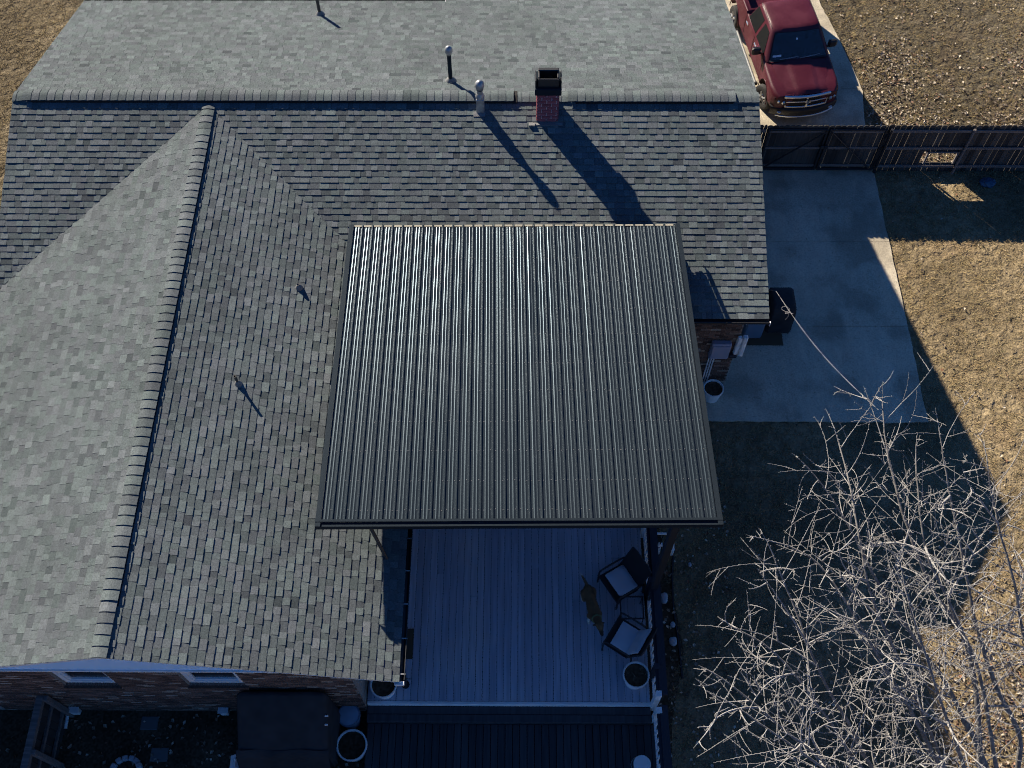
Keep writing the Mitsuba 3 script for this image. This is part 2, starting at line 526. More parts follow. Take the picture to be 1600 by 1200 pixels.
# rake boards under the front edge of the gable roof, soffit
for sgn in (-1, 1):
    xe = XGE if sgn > 0 else XGL
    q = []
    for (x, z) in ((XG, ZG), (xe, zgable(xe))):
        q += [(x, z)]
    (x0, zt0), (x1, zt1) = q
    bot = [(x0, YF + 0.02, zt0 - 0.20), (x1, YF + 0.02, zt1 - 0.20), (x1, YF + 0.05, zt1 - 0.20), (x0, YF + 0.05, zt0 - 0.20)]
    top = [(x, y, z + 0.165) for x, y, z in bot]
    add("house__rake_board", hexa(bot, top) if sgn > 0 else hexa(bot[::-1], top[::-1]), "white")
# windows of the wing
for (a, b, s_) in WIN:
    w = key_for("house__window")
    zt = 3.28
    y0 = YWALL + 0.05
    fr = cat(box((a - 0.09, y0, s_), (a, YWALL + 0.13, zt)), box((b, y0, s_), (b + 0.09, YWALL + 0.13, zt)), box((a - 0.09, y0, s_ - 0.07), (b + 0.09, YWALL + 0.13, s_)))
    add(w + "__frame", fr, "white")
    add(w + "__sash", cat(box((a, YWALL + 0.08, s_), (a + 0.03, YWALL + 0.11, zt)), box((b - 0.03, YWALL + 0.08, s_), (b, YWALL + 0.11, zt)),
                           box((a + 0.031, YWALL + 0.08, s_), (b - 0.031, YWALL + 0.11, s_ + 0.03)), box((a + 0.031, YWALL + 0.08, s_ + 0.62), (b - 0.031, YWALL + 0.105, s_ + 0.65))), "white")
    add(w + "__pane", box((a + 0.02, YWALL + 0.092, s_ + 0.02), (b - 0.02, YWALL + 0.098, zt)), "glass")
    add(w + "__blind", box((a, YWALL + 0.145, s_), (b, YWALL + 0.155, zt)), "navy")
    ss = [box((x, YWALL - 0.055, s_ - 0.145), (x + 0.062, YWALL + 0.05, s_ - 0.075)) for x in np.arange(a - 0.12, b + 0.08, 0.07)]
    add(w + "__sill", cat(*ss), "brick", uv=(0.25, 0.3))
for x, z in ((-8.75, 0.10), (-5.78, 0.12)):
    kk = key_for("house__vent_cover")
    add(kk, cat(rbox((x - 0.085, YWALL - 0.12, z), (x + 0.085, YWALL - 0.012, z + 0.22), 0.02), box((x - 0.10, YWALL - 0.13, z + 0.222), (x + 0.10, YWALL - 0.012, z + 0.24))), "white")
# boxes on the wall by the driveway
k = key_for("house__meter_box")
add(k, rbox((4.27, YW2 - 0.15, 1.38), (4.70, YW2 - 0.012, 1.97), 0.02), "meter")
add(k + "__lid", rbox((4.29, YW2 - 0.175, 1.42), (4.68, YW2 - 0.152, 1.93), 0.008), "meter")
for i in range(3):
    x = 4.31 + 0.055 * i
    add(k + "__conduit", tube([(x, YW2 - 0.06, 1.378), (x, YW2 - 0.06, 0.02)], 0.016, 8), "white")
k = key_for("house__downspout")
add(k, cat(rbox((4.80, YW2 - 0.115, 1.50), (4.90, YW2 - 0.012, 2.16), 0.02), rbox((4.915, YW2 - 0.125, 1.44), (5.02, YW2 - 0.012, 2.19), 0.02)), "white")
add(k + "__shoe", rbox((4.72, YW2 - 0.12, 1.36), (4.90, YW2 - 0.015, 1.46), 0.02), "navy")

# ---------------------------------------------------------------- house: roof
deck = []


def plane_patch(pts, drop=0.06):
    """A roof slab: the polygon's points lie on the roof plane."""
    p = np.array(pts, float)
    n = len(p)
    v = np.vstack([p - [0, 0, 0.004], p - [0, 0, drop]])
    f = [[0, i, i + 1] for i in range(1, n - 1)] + [[n, n + i + 1, n + i] for i in range(1, n - 1)]
    for i in range(n):
        j = (i + 1) % n
        f += [[i, n + i, n + j], [i, n + j, j]]
    return v, np.array(f)


YB1, YB2, XQ = 21.09, 21.95, -1.79
mz = lambda x, y: (x, y, zmain(y))
gz = lambda x, y: (x, y, zgable(x))
VR = (XGE, YE, ZE)
VLx = XL
VLz = ZG - SG * (XG - XL)
VLy = YR - (ZR - VLz) / S
parts = [plane_patch([mz(XL, YR), mz(XR, YR), mz(XR, YB2), mz(XQ, YB2), mz(XQ, YB1), mz(XL, YB1)]),
         plane_patch([mz(XL, YR), mz(XL, VLy), mz(XG, YG), mz(XGE, YE), mz(XR, YE), mz(XR, YR)]),
         plane_patch([gz(XG, YF), gz(XGE, YF), gz(XGE, YE), gz(XG, YG)]),
         plane_patch([gz(XG, YF), gz(XG, YG), (XL, VLy, VLz), (XGL, VLy - 1.2, ZEL), gz(XGL, YF)])]
add("house__roof", cat(*parts), "underlay")

shingles = []                      # (mesh, uv, centre, area)
SB = [[0.5, 0.55]]


def slope(org, eu, ev, height, umin, umax, expo=0.139, seed=0, wmin=0.10, wmax=0.26, gap=0.0035):
    """Courses of laminated shingle tabs. org: a point of the eave, eu along it, ev up the slope (unit), umin and umax: functions of the height v."""
    r = random.Random(seed)
    org, eu, ev = map(np.asarray, (org, eu, ev))
    nn = np.cross(eu, ev)
    nn = nn / np.linalg.norm(nn)
    if nn[2] < 0:
        nn = -nn
    n = int(math.ceil(height / expo))
    for i in range(n):
        v0, v1 = i * expo - 0.003, min((i + 1) * expo, height)
        a0, b0, a1, b1 = umin(v0), umax(v0), umin(v1), umax(v1)
        u = min(a0, a1) - r.random() * 0.2
        end = max(b0, b1)
        raised = r.random() < 0.5
        while u < end:
            w = r.uniform(wmin, wmax) * (1.0 if raised else 0.85)
            p = [min(max(u + gap, a0), b0), min(max(u + w, a0), b0), min(max(u + w, a1), b1), min(max(u + gap, a1), b1)]
            u += w
            raised = not raised or r.random() < 0.25
            if p[1] - p[0] < 0.012 and p[2] - p[3] < 0.012:
                continue
            hb = (0.0165 if raised else 0.0095) + 0.003 * r.random()
            ht = 0.003
            jig = (r.random() - 0.5) * 0.006
            c = [(p[0], v0 + jig), (p[1], v0 + jig), (p[2], v1), (p[3], v1)]
            base = np.array([org + eu * a + ev * b for a, b in c])
            top = base + nn * np.array([[hb], [hb], [ht], [ht]])
            tone = min(max((0.62 if raised else 0.42) + r.gauss(0, 0.15), 0), 1)
            area = abs((p[1] - p[0] + p[2] - p[3]) / 2 * (v1 - v0))
            shingles.append((np.vstack([base, top]), (tone, r.random()), base.mean(0), area))


SL = math.sqrt(1 + S * S)
GL = math.sqrt(1 + SG * SG)
evF, evB = np.array([0, 1, S]) / SL, np.array([0, -1, S]) / SL
evR, evL = np.array([-1, 0, SG]) / GL, np.array([1, 0, SG]) / GL
hm = (YR - YE) * SL
# front slope, right of the right valley; and left of the left valley
slope((0, YE - 0.03, ZE - 0.03 * S), (1, 0, 0), evF, hm + 0.03, lambda v: (XGE - (v / SL) * S / SG) + 0.02 if YE + v / SL < YG else XG, lambda v: XR, seed=1)
slope((0, YE - 0.03, ZE - 0.03 * S), (1, 0, 0), evF, hm + 0.03, lambda v: XL, lambda v: (XGV + (v / SL) * S / SG) - 0.035 if YE + v / SL < YG else XG, seed=2)
# back slope in two stretches
slope((0, YB2, zmain(YB2)), (1, 0, 0), evB, (YB2 - YR) * SL, lambda v: XQ if v / SL < YB2 - YB1 - 0.1 else XL, lambda v: XR, seed=3)
# gable slopes
hg = (XGE - XG) * GL
slope((XGE + 0.03, 0, ZE - 0.03 * SG), (0, 1, 0), evR, hg + 0.03, lambda v: YF - 0.02, lambda v: YE + (v / GL) * SG / S - 0.015, seed=4)
slope((XGL, 0, ZEL), (0, 1, 0), evL, (XG - XGL) * GL, lambda v: YF - 0.02, lambda v: YR - (ZR - ZEL - v * SG / GL) / S + 0.03, seed=5)
SHF = tris(np.array([[4, 5, 6, 7], [0, 1, 5, 4], [1, 2, 6, 5], [3, 0, 4, 7]]))
cen = np.array([s[2] for s in shingles])
uvp, dep = seen(cen)
# how large each shows
proj = []
for (v8, t, c, a), d in zip(shingles, dep):
    pass
q4 = np.array([s[0][4:8] for s in shingles])
pq, _ = seen(q4.reshape(-1, 3))
pq = pq.reshape(-1, 4, 2)
size = 0.5 * abs((pq[:, 0, 0] - pq[:, 2, 0]) * (pq[:, 1, 1] - pq[:, 3, 1]) - (pq[:, 1, 0] - pq[:, 3, 0]) * (pq[:, 0, 1] - pq[:, 2, 1]))
infr = (pq[:, :, 0].min(1) > 0) & (pq[:, :, 0].max(1) < 1600) & (pq[:, :, 1].min(1) > 0) & (pq[:, :, 1].max(1) < 1200)
hid = (uvp[:, 0] > 495) & (uvp[:, 0] < 1125) & (uvp[:, 1] > 345) & (uvp[:, 1] < 830)
size = np.where(infr & ~hid, size, 0)
big = set(np.argsort(-size)[:300].tolist())
# orientation of every tab's faces outward
def tabmesh(v8):
    n = np.cross(v8[5] - v8[4], v8[6] - v8[4])
    return (v8, SHF if n[2] > 0 else SHF[:, ::-1])


for i in sorted(big):
    add("house__roof__shingle", tabmesh(shingles[i][0]), "shingle", uv=shingles[i][1])
rest = [i for i in range(len(shingles)) if i not in big]
k = add("house__roof__shingle_field", cat(*[tabmesh(shingles[i][0]) for i in rest]), "shingle", uv=np.vstack([np.tile(shingles[i][1], (8, 1)) for i in rest]))
tag(k, kind="stuff")


# ridge caps on both ridges; on raised ridge vents for most of their length
def ridge_cap(c, along, side, slope_, w, rise, length, up):
    """One bent cap: c the ridge point under its start, along the ridge, side across."""
    prof = []
    for t in np.linspace(-1, 1, 9):
        x = t * w
        prof.append((x, rise - slope_ * math.sqrt(x * x + 0.0035) + slope_ * 0.055))
    v = []
    for a, lift in ((0.0, up), (length, 0.004)):
        for x, z in prof:
            v.append(c + along * a + side * x + np.array([0, 0, z + lift]))
    n = len(prof)
    for a, lift in ((0.0, up - 0.012), (length, -0.008)):
        for x, z in prof:
            v.append(c + along * a + side * x + np.array([0, 0, z + lift]))
    v = np.array(v)
    q = []
    for i in range(n - 1):
        q.append([i, i + 1, n + i + 1, n + i])
        q.append([i + 1, i, 2 * n + i, 2 * n + i + 1])
    q += [[0, n, 3 * n, 2 * n], [n + n - 1, n - 1, 3 * n - 1, 4 * n - 1]]
    f = tris(np.array(q))
    return v, f


def ridge_vent(c0, c1, side, slope_, w, rise):
    prof = [(-w, -slope_ * w + 0.012), (-w, rise - slope_ * w + 0.004), (0, rise - 0.012), (w, rise - slope_ * w + 0.004), (w, -slope_ * w + 0.012)]
    v = []
    for c in (c0, c1):
        for x, z in prof:
            v.append(np.asarray(c, float) + side * x + np.array([0, 0, z]))
    n = len(prof)
    q = [[i, i + 1, n + i + 1, n + i] for i in range(n - 1)]
    f = np.vstack([tris(np.array(q)), [[0, 2, 1], [0, 3, 2], [0, 4, 3], [n, n + 1, n + 2], [n, n + 2, n + 3], [n, n + 3, n + 4]]])
    return np.array(v), f


r = random.Random(21)
CAP = 0.168
# main ridge: butts look to the right (+x)
x = XR
while x > XL + 0.02:
    raised = (-10.35 < x < 0.02) or (1.22 < x < 4.62)
    L = min(CAP + 0.03, x - XL + 0.0)
    m = ridge_cap(np.array([x, YR, ZR]), np.array([-1.0, 0, 0]), np.array([0, 1.0, 0]), S, 0.155 if raised else 0.145, 0.050 if raised else 0.016, L, 0.016)
    tone = min(max(0.50 + r.gauss(0, 0.13), 0), 1)
    add("house__roof__ridge_cap", m, "shingle", uv=(tone, r.random()))
    x -= CAP
for a, b in ((-10.35, -0.02), (1.22, 4.55)):
    add("house__roof__ridge_vent", ridge_vent((a, YR, ZR), (b, YR, ZR), np.array([0, 1.0, 0]), S, 0.164, 0.050), "void")
# gable ridge: butts look to the camera (-y)
y = YF - 0.02
CG = 0.185
while y < YG - 0.05:
    raised = 5.30 < y < 15.4
    m = ridge_cap(np.array([XG, y, ZG]), np.array([0, 1.0, 0]), np.array([1.0, 0, 0]), SG, 0.142 if raised else 0.135, 0.024 if raised else 0.016, CG + 0.03, 0.022)
    tone = min(max(0.50 + r.gauss(0, 0.12), 0), 1)
    add("house__roof__ridge_cap", m, "shingle", uv=(tone, r.random()))
    y += CG
add("house__roof__ridge_vent", ridge_vent((XG, 5.32, ZG), (XG, 15.4, ZG), np.array([1.0, 0, 0]), SG, 0.152, 0.022), "void")


# gutters
def gutter(p0, p1, out):
    p0, p1, out = map(lambda a: np.asarray(a, float), (p0, p1, out))
    prof = [(0.0, -0.02), (0.0, -0.12), (0.07, -0.135), (0.115, -0.08), (0.125, -0.015), (0.115, -0.015), (0.105, -0.075), (0.068, -0.122), (0.012, -0.11), (0.012, -0.02)]
    v = np.array([c + out * a + np.array([0, 0, b]) for c in (p0, p1) for a, b in prof])
    n = len(prof)
    q = [[i, (i + 1) % n, n + (i + 1) % n, n + i] for i in range(n)]
    return v, tris(np.array(q))


add("house__gutter", gutter((XL, YB1, zmain(YB1)), (XQ - 0.02, YB1, zmain(YB1)), (0, 1, 0)), "gutter")
add("house__gutter__end_cap", box((XQ - 0.02, YB1 - 0.01, zmain(YB1) - 0.12), (XQ - 0.005, YB1 + 0.12, zmain(YB1) - 0.01)), "white")
add("house__gutter", gutter((XGE + 0.15, YE, ZE), (XR, YE, ZE), (0, -1, 0)), "gutter")
add("house__gutter__end_cap", box((XR - 0.001, YE - 0.13, ZE - 0.125), (XR + 0.015, YE - 0.08, ZE - 0.012)), "white")
g = add("house__gutter", gutter((XGE, YF + 0.02, ZE), (XGE, YE - 0.13, ZE), (1, 0, 0)), "gutter")
add(g + "__hanger", cat(*[box((XGE, y, ZE - 0.03), (XGE + 0.135, y + 0.02, ZE - 0.018)) for y in np.arange(4.6, 11.5, 0.61)]), "galv")
add("house__gutter__outlet", rbox((XGE - 0.05, YF - 0.06, ZE - 0.12), (XGE + 0.12, YF + 0.012, ZE - 0.05), 0.01), "white")
add("house__fascia", cat(box((XGE - 0.03, YF + 0.06, ZE - 0.2), (XGE - 0.004, YE, ZE - 0.03)), box((XGE, YE + 0.004, ZE - 0.2), (XR - 0.03, YE + 0.03, ZE - 0.03)), box((XGE, YE + 0.035, ZE - 0.22), (XR - 0.05, YW2, ZE - 0.203)),
                         box((XWALL, YF + 0.1, ZE - 0.22), (XGE - 0.035, YE, ZE - 0.203))), "white")
add("house__rake_board", cat(*[hexa([(XR - 0.035, y0, zmain(y0) - 0.2), (XR - 0.01, y0, zmain(y0) - 0.2), (XR - 0.01, y1, zmain(y1) - 0.2), (XR - 0.035, y1, zmain(y1) - 0.2)],
                                    [(XR - 0.035, y0, zmain(y0) - 0.065), (XR - 0.01, y0, zmain(y0) - 0.065), (XR - 0.01, y1, zmain(y1) - 0.065), (XR - 0.035, y1, zmain(y1) - 0.065)]) for y0, y1 in ((YE, YR), (YR, YB2))]), "white")
# flat soffit closing the right end's gable
gv = np.array([(XW2, YW2, 3.2), (XW2, 20.6, 3.2), (XW2, YR, ZR - 0.1), (XW2 - 0.1, YW2, 3.2), (XW2 - 0.1, 20.6, 3.2), (XW2 - 0.1, YR, ZR - 0.1)])
add("house__gable_end", (gv, np.array([[0, 1, 2], [3, 5, 4], [0, 2, 5], [0, 5, 3], [1, 4, 5], [1, 5, 2]])), "white")

# chimney
CX0, CX1, CY0, CY1 = 0.385, 0.84, 15.91, 16.36
zc0, zc1 = 4.75, 5.76
add("house__chimney", box((CX0 + 0.008, CY0 + 0.008, zc0), (CX1 - 0.008, CY1 - 0.008, zc1)), "light_mortar")
r = random.Random(5)
bh, bl = 0.087, 0.205
i = 0
z = zc0 + 0.15
while z < zc1 - 0.05:
    z1 = min(z + bh - 0.016, zc1)
    for face in range(4):
        L = CX1 - CX0 if face in (0, 2) else CY1 - CY0
        u = 0.0 if (i + face) % 2 else -bl / 2
        while u < L - 0.02:
            a, b = max(u, 0.0) + (0.007 if u > 0 else 0), min(u + bl - 0.009, L)
            u += bl
            if b - a < 0.03:
                continue
            o = 0.004 + r.random() * 0.004
            if face == 0: m = box((CX0 + a, CY0 - o, z), (CX0 + b, CY0 + 0.02, z1))
            elif face == 1: m = box((CX1 - 0.02, CY0 + 0.022 + a * 0.9, z), (CX1 + o, CY0 + 0.022 + b * 0.9, z1))
            elif face == 2: m = box((CX0 + a, CY1 - 0.02, z), (CX0 + b, CY1 + o, z1))
            else: m = box((CX0 - o, CY0 + 0.022 + a * 0.9, z), (CX0 + 0.02, CY0 + 0.022 + b * 0.9, z1))
            add("house__chimney__brick", m, "red_brick", uv=(r.random(), r.random()))
    z += bh
    i += 1
add("house__chimney__flashing", cat(box((CX0 - 0.1, CY0 - 0.10, zmain(CY0 - 0.1) + 0.012), (CX1 + 0.1, CY0 - 0.012, zmain(CY0 - 0.1) + 0.03)), box((CX0 - 0.16, CY0 - 0.13, zmain(CY0 - 0.13) + 0.02), (CX0 - 0.03, CY0 - 0.05, zmain(CY0) + 0.02))), "lead")
add("house__chimney__metal_collar", cat(rbox((CX0 - 0.045, CY0 - 0.045, zc1), (CX1 + 0.045, CY1 + 0.045, zc1 + 0.18), 0.015)), "trim_metal")
# shroud: side plates, rounded open frame and flue
zt = zc1 + 0.18
fx0, fx1 = CX0 - 0.005, CX1 + 0.005
yb_ = CY0 + 0.30
add("house__chimney__shroud", cat(rbox((fx0 - 0.035, CY0 + 0.0, zt), (fx0 - 0.015, yb_, zt + 0.20), 0.004), rbox((fx1 + 0.015, CY0 + 0.0, zt), (fx1 + 0.035, yb_, zt + 0.20), 0.004),
                                  rbox((fx0 + 0.02, CY0 + 0.02, zt), (fx1 - 0.02, CY0 + 0.05, zt + 0.22), 0.006), rbox((fx0 + 0.02, yb_ - 0.03, zt), (fx1 - 0.02, yb_, zt + 0.25), 0.006),
                                  rbox((fx0 + 0.02, CY0 + 0.052, zt), (fx0 + 0.06, yb_ - 0.032, zt + 0.24), 0.01), rbox((fx1 - 0.06, CY0 + 0.052, zt), (fx1 - 0.02, yb_ - 0.032, zt + 0.24), 0.01),
                                  rbox((fx0 + 0.02, yb_ - 0.09, zt + 0.252), (fx1 - 0.02, yb_, zt + 0.28), 0.012)), "dark_iron")
add("house__chimney__flue", lathe([(0.0, 0), (0.09, 0), (0.09, 0.10), (0.075, 0.10), (0.075, 0.03), (0.0, 0.03)], 24, ((CX0 + CX1) / 2, CY0 + 0.17, zt + 0.02)), "trim_metal", 40)


# pipes through the roof
def pipe(x, y, z0, h, rad, cap=None, boot=True, mat="gutter", top_open=True, box_h=0):
    k = key_for("house__vent_pipe")
    if box_h:
        add(k + "__base", rbox((x - 0.085, y - 0.085, z0 - 0.25), (x + 0.085, y + 0.085, z0 + box_h), 0.015), "galv")
        add(k + "__flashing", plane_patch([(x - 0.15, y - 0.16, zmain(y - 0.16) + 0.024), (x + 0.10, y - 0.16, zmain(y - 0.16) + 0.024), (x + 0.10, y - 0.05, zmain(y - 0.05) + 0.024), (x - 0.15, y - 0.05, zmain(y - 0.05) + 0.024)], 0.01), "lead")
        add(k + "__collar", lathe([(0.0, 0), (0.09, 0), (0.098, 0.05), (0.066, 0.12), (0.0, 0.12)], 20, (x, y, z0 + box_h)), "galv", 40)
    elif boot:
        add(k + "__boot", lathe([(0.0, -0.06), (rad * 3.0, -0.055), (rad * 2.8, 0.015), (rad * 1.5, 0.09), (rad * 1.15, 0.11), (0.0, 0.11)], 20, (x, y, z0)), "lead", 40)
    zz = z0 + (box_h or -0.1)
    prof = [(0.0, zz), (rad, zz), (rad, z0 + h), (rad * 0.75, z0 + h), (rad * 0.75, z0 + h - 0.12), (0.0, z0 + h - 0.12)]
    add(k, lathe(prof, 16, (x, y, 0)), mat, 40)
    if cap:
        zc = z0 + h
        add(k + "__cap", lathe([(0.0, zc - 0.03), (rad * 1.15, zc - 0.03), (cap * 0.9, zc + 0.02), (cap, zc + 0.07), (cap * 0.93, zc + 0.12), (cap * 0.6, zc + 0.165), (cap * 0.2, zc + 0.185), (0.0, zc + 0.187)], 24, (x, y, 0)), "galv", 40)
        add(k + "__band", lathe([(rad * 1.15, zc - 0.05), (rad * 1.2, zc - 0.05), (rad * 1.2, zc - 0.02), (rad * 1.15, zc - 0.02)], 20, (x, y, 0)), "gutter", 40)


pipe(-1.47, 17.11, 4.955, 0.80, 0.045, cap=0.085, mat="trim_metal")
pipe(-0.80, 16.16, 5.07, 0.64, 0.062, cap=0.10, box_h=0.36, mat="galv")
pipe(-4.80, 20.41, zmain(20.41), 0.75, 0.04, mat="gutter")
pipe(-5.16, 9.68, zgable(-5.16), 0.29, 0.026, mat="gutter")
pipe(-4.33, 12.02, zgable(-4.33), 0.13, 0.028, mat="gutter")

# ---------------------------------------------------------------- patio cover
thing("patio_cover", "charcoal ribbed metal patio roof raised on posts above deck", "patio cover")
ZT, ZB = 4.54, 4.86
CTL, CTR = at(553, 353, ZT), at(1055, 351, ZT)
CBL, CBR = at(501, 817, ZB), at(1121, 814, ZB)
NP, PER = 32, 4
ctr = lambda u, w: (CTL * (1 - u) + CTR * u) * (1 - w) + (CBL * (1 - u) + CBR * u) * w
cn = np.cross(CTR - CTL, CTL - CBL)
cn /= np.linalg.norm(cn)
if cn[2] < 0: cn = -cn
pitch = np.linalg.norm(CTR - CTL) / NP


def rib_height(t):
    """Profile over one pitch, t from 0 to 1 (in pitches): a main rib at its end, two low ribs between."""
    h = 0.0
    d = min(abs(t - 0.9), abs(t - 0.9 + 1)) * pitch
    h += 0.021 * (1 - min(max((d - 0.009) / 0.014, 0), 1)) if d < 0.023 else 0
    for c in (0.30, 0.58):
        e = abs(t - c) * pitch
        if e < 0.021:
            h += 0.0058 * 0.5 * (1 + math.cos(math.pi * e / 0.021))
    return h


ts = sorted(set([0.0, 0.03, 0.10, 0.16, 0.80] + [round(0.9 + s * d / pitch, 5) for d in (0.025, 0.023, 0.0215, 0.0105, 0.009, 0.0075, 0.0) for s in (-1, 1) if 0.9 + s * d / pitch < 1] + [round(c + s * d / pitch, 5) for c in (0.30, 0.58) for d in (0.021, 0.016, 0.0105, 0.0055, 0.0) for s in (-1, 1)]))
ws = np.linspace(0, 1, 13)
r = random.Random(3)
TILT = np.array([r.gauss(0, 0.0016) for _ in range(NP * 3 + 1)])      # every pan lies a little differently
for pnl in range(NP // PER):
    us, hs = [], []
    for kk in range(PER):
        for t in ts:
            us.append((pnl * PER + kk + t) / NP)
            hs.append(rib_height(t))
    us.append((pnl * PER + PER) / NP + 0.0)
    hs.append(rib_height(0.999))
    us, hs = np.array(us), np.array(hs)
    tl = np.interp(us, np.arange(NP * 3 + 1) / (NP * 3), TILT)
    if pnl > 0:
        us[0] -= 0.0002
    wave = r.random() * 10
    V = []
    for w in ws:
        base = np.array([ctr(u, w) for u in us])
        wob = 0.0009 * np.sin(w * 5 + wave + us * 23) + tl
        V.append(base + cn * (hs + wob + 0.0004 * (pnl % 2))[:, None])
    V = np.array(V)
    nw, nu = V.shape[:2]
    i, j = np.meshgrid(np.arange(nw - 1), np.arange(nu - 1), indexing="ij")
    q = np.stack([i * nu + j, (i + 1) * nu + j, (i + 1) * nu + j + 1, i * nu + j + 1], -1).reshape(-1, 4)
    add("patio_cover__roof_panel", (V.reshape(-1, 3), tris(q)), "metal", True)
# underside sheet lifted off the ribs by the frame: beams
cu = (CTR - CTL) / np.linalg.norm(CTR - CTL)
cw = (CBL - CTL) / np.linalg.norm(CBL - CTL)


def beam(a, b, wid, hgt, up=cn):
    a, b = np.asarray(a, float), np.asarray(b, float)
    d = (b - a) / np.linalg.norm(b - a)
    s_ = np.cross(d, up)
    s_ /= np.linalg.norm(s_)
    bot = [a - s_ * wid / 2 - up * hgt, b - s_ * wid / 2 - up * hgt, b + s_ * wid / 2 - up * hgt, a + s_ * wid / 2 - up * hgt]
    return hexa(bot[::-1], [p + up * hgt for p in bot][::-1])


for w in (0.03, 0.22, 0.41, 0.60, 0.79, 0.965):
    add("patio_cover__purlin", beam(ctr(0.01, w) - cn * 0.03, ctr(0.99, w) - cn * 0.03, 0.05, 0.09), "dark_iron")
for u in (0.02, 0.5, 0.975):
    add("patio_cover__rafter", beam(ctr(u, 0.01) - cn * 0.125, ctr(u, 0.985) - cn * 0.125, 0.06, 0.12), "dark_iron")
# side trims and front trim
for u, o in ((0.0, -1), (1.0, 1)):
    a, b = ctr(u, -0.002), ctr(u, 1.012)
    add("patio_cover__side_trim", cat(beam(a + cu * o * 0.045 + cn * 0.030, b + cu * o * 0.045 + cn * 0.030, 0.09, 0.008), beam(a + cu * o * 0.088 + cn * 0.020, b + cu * o * 0.088 + cn * 0.020, 0.006, 0.065)), "trim_metal")
fa, fb = ctr(-0.014, 0.993), ctr(1.014, 0.993)
add("patio_cover__front_trim", cat(beam(fa + cw * 0.02 + cn * 0.038, fb + cw * 0.02 + cn * 0.038, 0.045, 0.006), beam(fa + cw * 0.085 + cn * 0.004, fb + cw * 0.085 + cn * 0.004, 0.07, 0.008), beam(fa + cw * 0.045 + cn * 0.031, fb + cw * 0.045 + cn * 0.031, 0.006, 0.03), beam(fa + cw * 0.118 - cn * 0.006, fb + cw * 0.118 - cn * 0.006, 0.006, 0.10)), "trim_metal")
cl = []
for kk in range(NP):
    cl.append(beam(ctr((kk + 0.02) / NP, 0.002) + cn * 0.010, ctr((kk + 0.78) / NP, 0.002) + cn * 0.010, 0.035 + 0.02 * r.random(), 0.006))
add("patio_cover__cream_strip", cat(*cl), "cream")  # cream strips lying in the pans along the back edge
sc_ = []
for w in (0.03, 0.13, 0.22, 0.32, 0.41, 0.51, 0.60, 0.70, 0.79, 0.88, 0.965):
    for kk in range(NP):
        for t in (0.12, 0.72):
            c = ctr((kk + t) / NP, w + 0.004 * (r.random() - 0.5)) + cn * 0.003
            if r.random() < 0.93:
                sc_.append(((np.array([(0.009, 0, 0), (0, 0.009, 0), (-0.009, 0, 0), (0, -0.009, 0), (0, 0, 0.007)]) + c), np.array([[0, 1, 4], [1, 2, 4], [2, 3, 4], [3, 0, 4]])))
k = add("patio_cover__screw", cat(*sc_), "cable_grey")
tag(k, kind="stuff")
# posts: one on the ground at the front right; roof risers on the gable roof; one at the back right
def post(x, y, z0, z1, s_=0.14):
    return rbox((x - s_ / 2, y - s_ / 2, z0), (x + s_ / 2, y + s_ / 2, z1), 0.012)


add("patio_cover__post", post(2.745, 6.98, 0.0, 4.68), "dark_iron")
add("patio_cover__post", post(3.05, 11.2, 0.0, 4.45), "dark_iron")
zr_ = zgable(-2.32)
add("patio_cover__brace", tube([(-2.31, 6.62, zr_ - 0.02), (-2.66, 7.12, 4.70)], 0.032, 8), "dark_iron", 40)
add("patio_cover__brace", tube([(-2.9, 9.6, zgable(-2.9)), (-2.9, 9.6, 4.58)], 0.04, 8), "dark_iron", 40)
add("patio_cover__brace", tube([(-2.6, 12.9, zmain(12.9)), (-2.6, 12.9, 4.42)], 0.04, 8), "dark_iron", 40)
add("patio_cover__brace", tube([(2.9, 12.9, zmain(12.9)), (2.9, 12.9, 4.42)], 0.04, 8), "dark_iron", 40)

# ---------------------------------------------------------------- deck
thing("deck", "two-level wooden deck, grey-blue above and dark below, with white-balustered railing", "deck")
DZ, LZ = 0.50, 0.22
DX0, DX1, DY0, DY1 = -2.93, 2.63, 4.90, 12.33
r = random.Random(8)
x = DX0
while x < DX1 - 0.02:
    w = 0.139
    breaks = [DY0] + ([DY0 + r.uniform(1.6, 5.4)] if r.random() < 0.45 else []) + [DY1]
    for a, b in zip(breaks[:-1], breaks[1:]):
        dz = r.uniform(-0.003, 0.003)
        add("deck__board", rbox((x + 0.001 + 0.0045 * r.random() ** 3, a + 0.002, DZ - 0.03 + dz), (min(x + w - 0.002, DX1), b - 0.002, DZ + dz), 0.005), "deck", uv=(r.random(), r.random()))
    x += w + 0.002
add("deck__frame", cat(box((DX0, DY0 + 0.02, 0.02), (DX1, DY1, DZ - 0.06)), box((DX0, 2.2, 0.0), (DX1 + 0.10, DY0 + 0.019, LZ - 0.05))), "void")
add("deck__edge_board", rbox((DX0, DY0 - 0.065, DZ - 0.15), (DX1 + 0.02, DY0 - 0.004, DZ + 0.004), 0.008), "white")
for i in range(2):
    y0 = DY0 - 0.07 - 0.155 * (i + 1)
    add("deck__step_board", rbox((DX0, y0 + 0.006, LZ + 0.115), (DX1 + 0.02, y0 + 0.152, LZ + 0.15), 0.006), "dark_deck", uv=(0.9, 0.2 + 0.5 * i))
add("deck__step_riser", box((DX0, DY0 - 0.375, LZ - 0.04), (DX1 + 0.02, DY0 - 0.36, LZ + 0.112)), "dark_deck", uv=(0.3, 0.5))
x = DX0
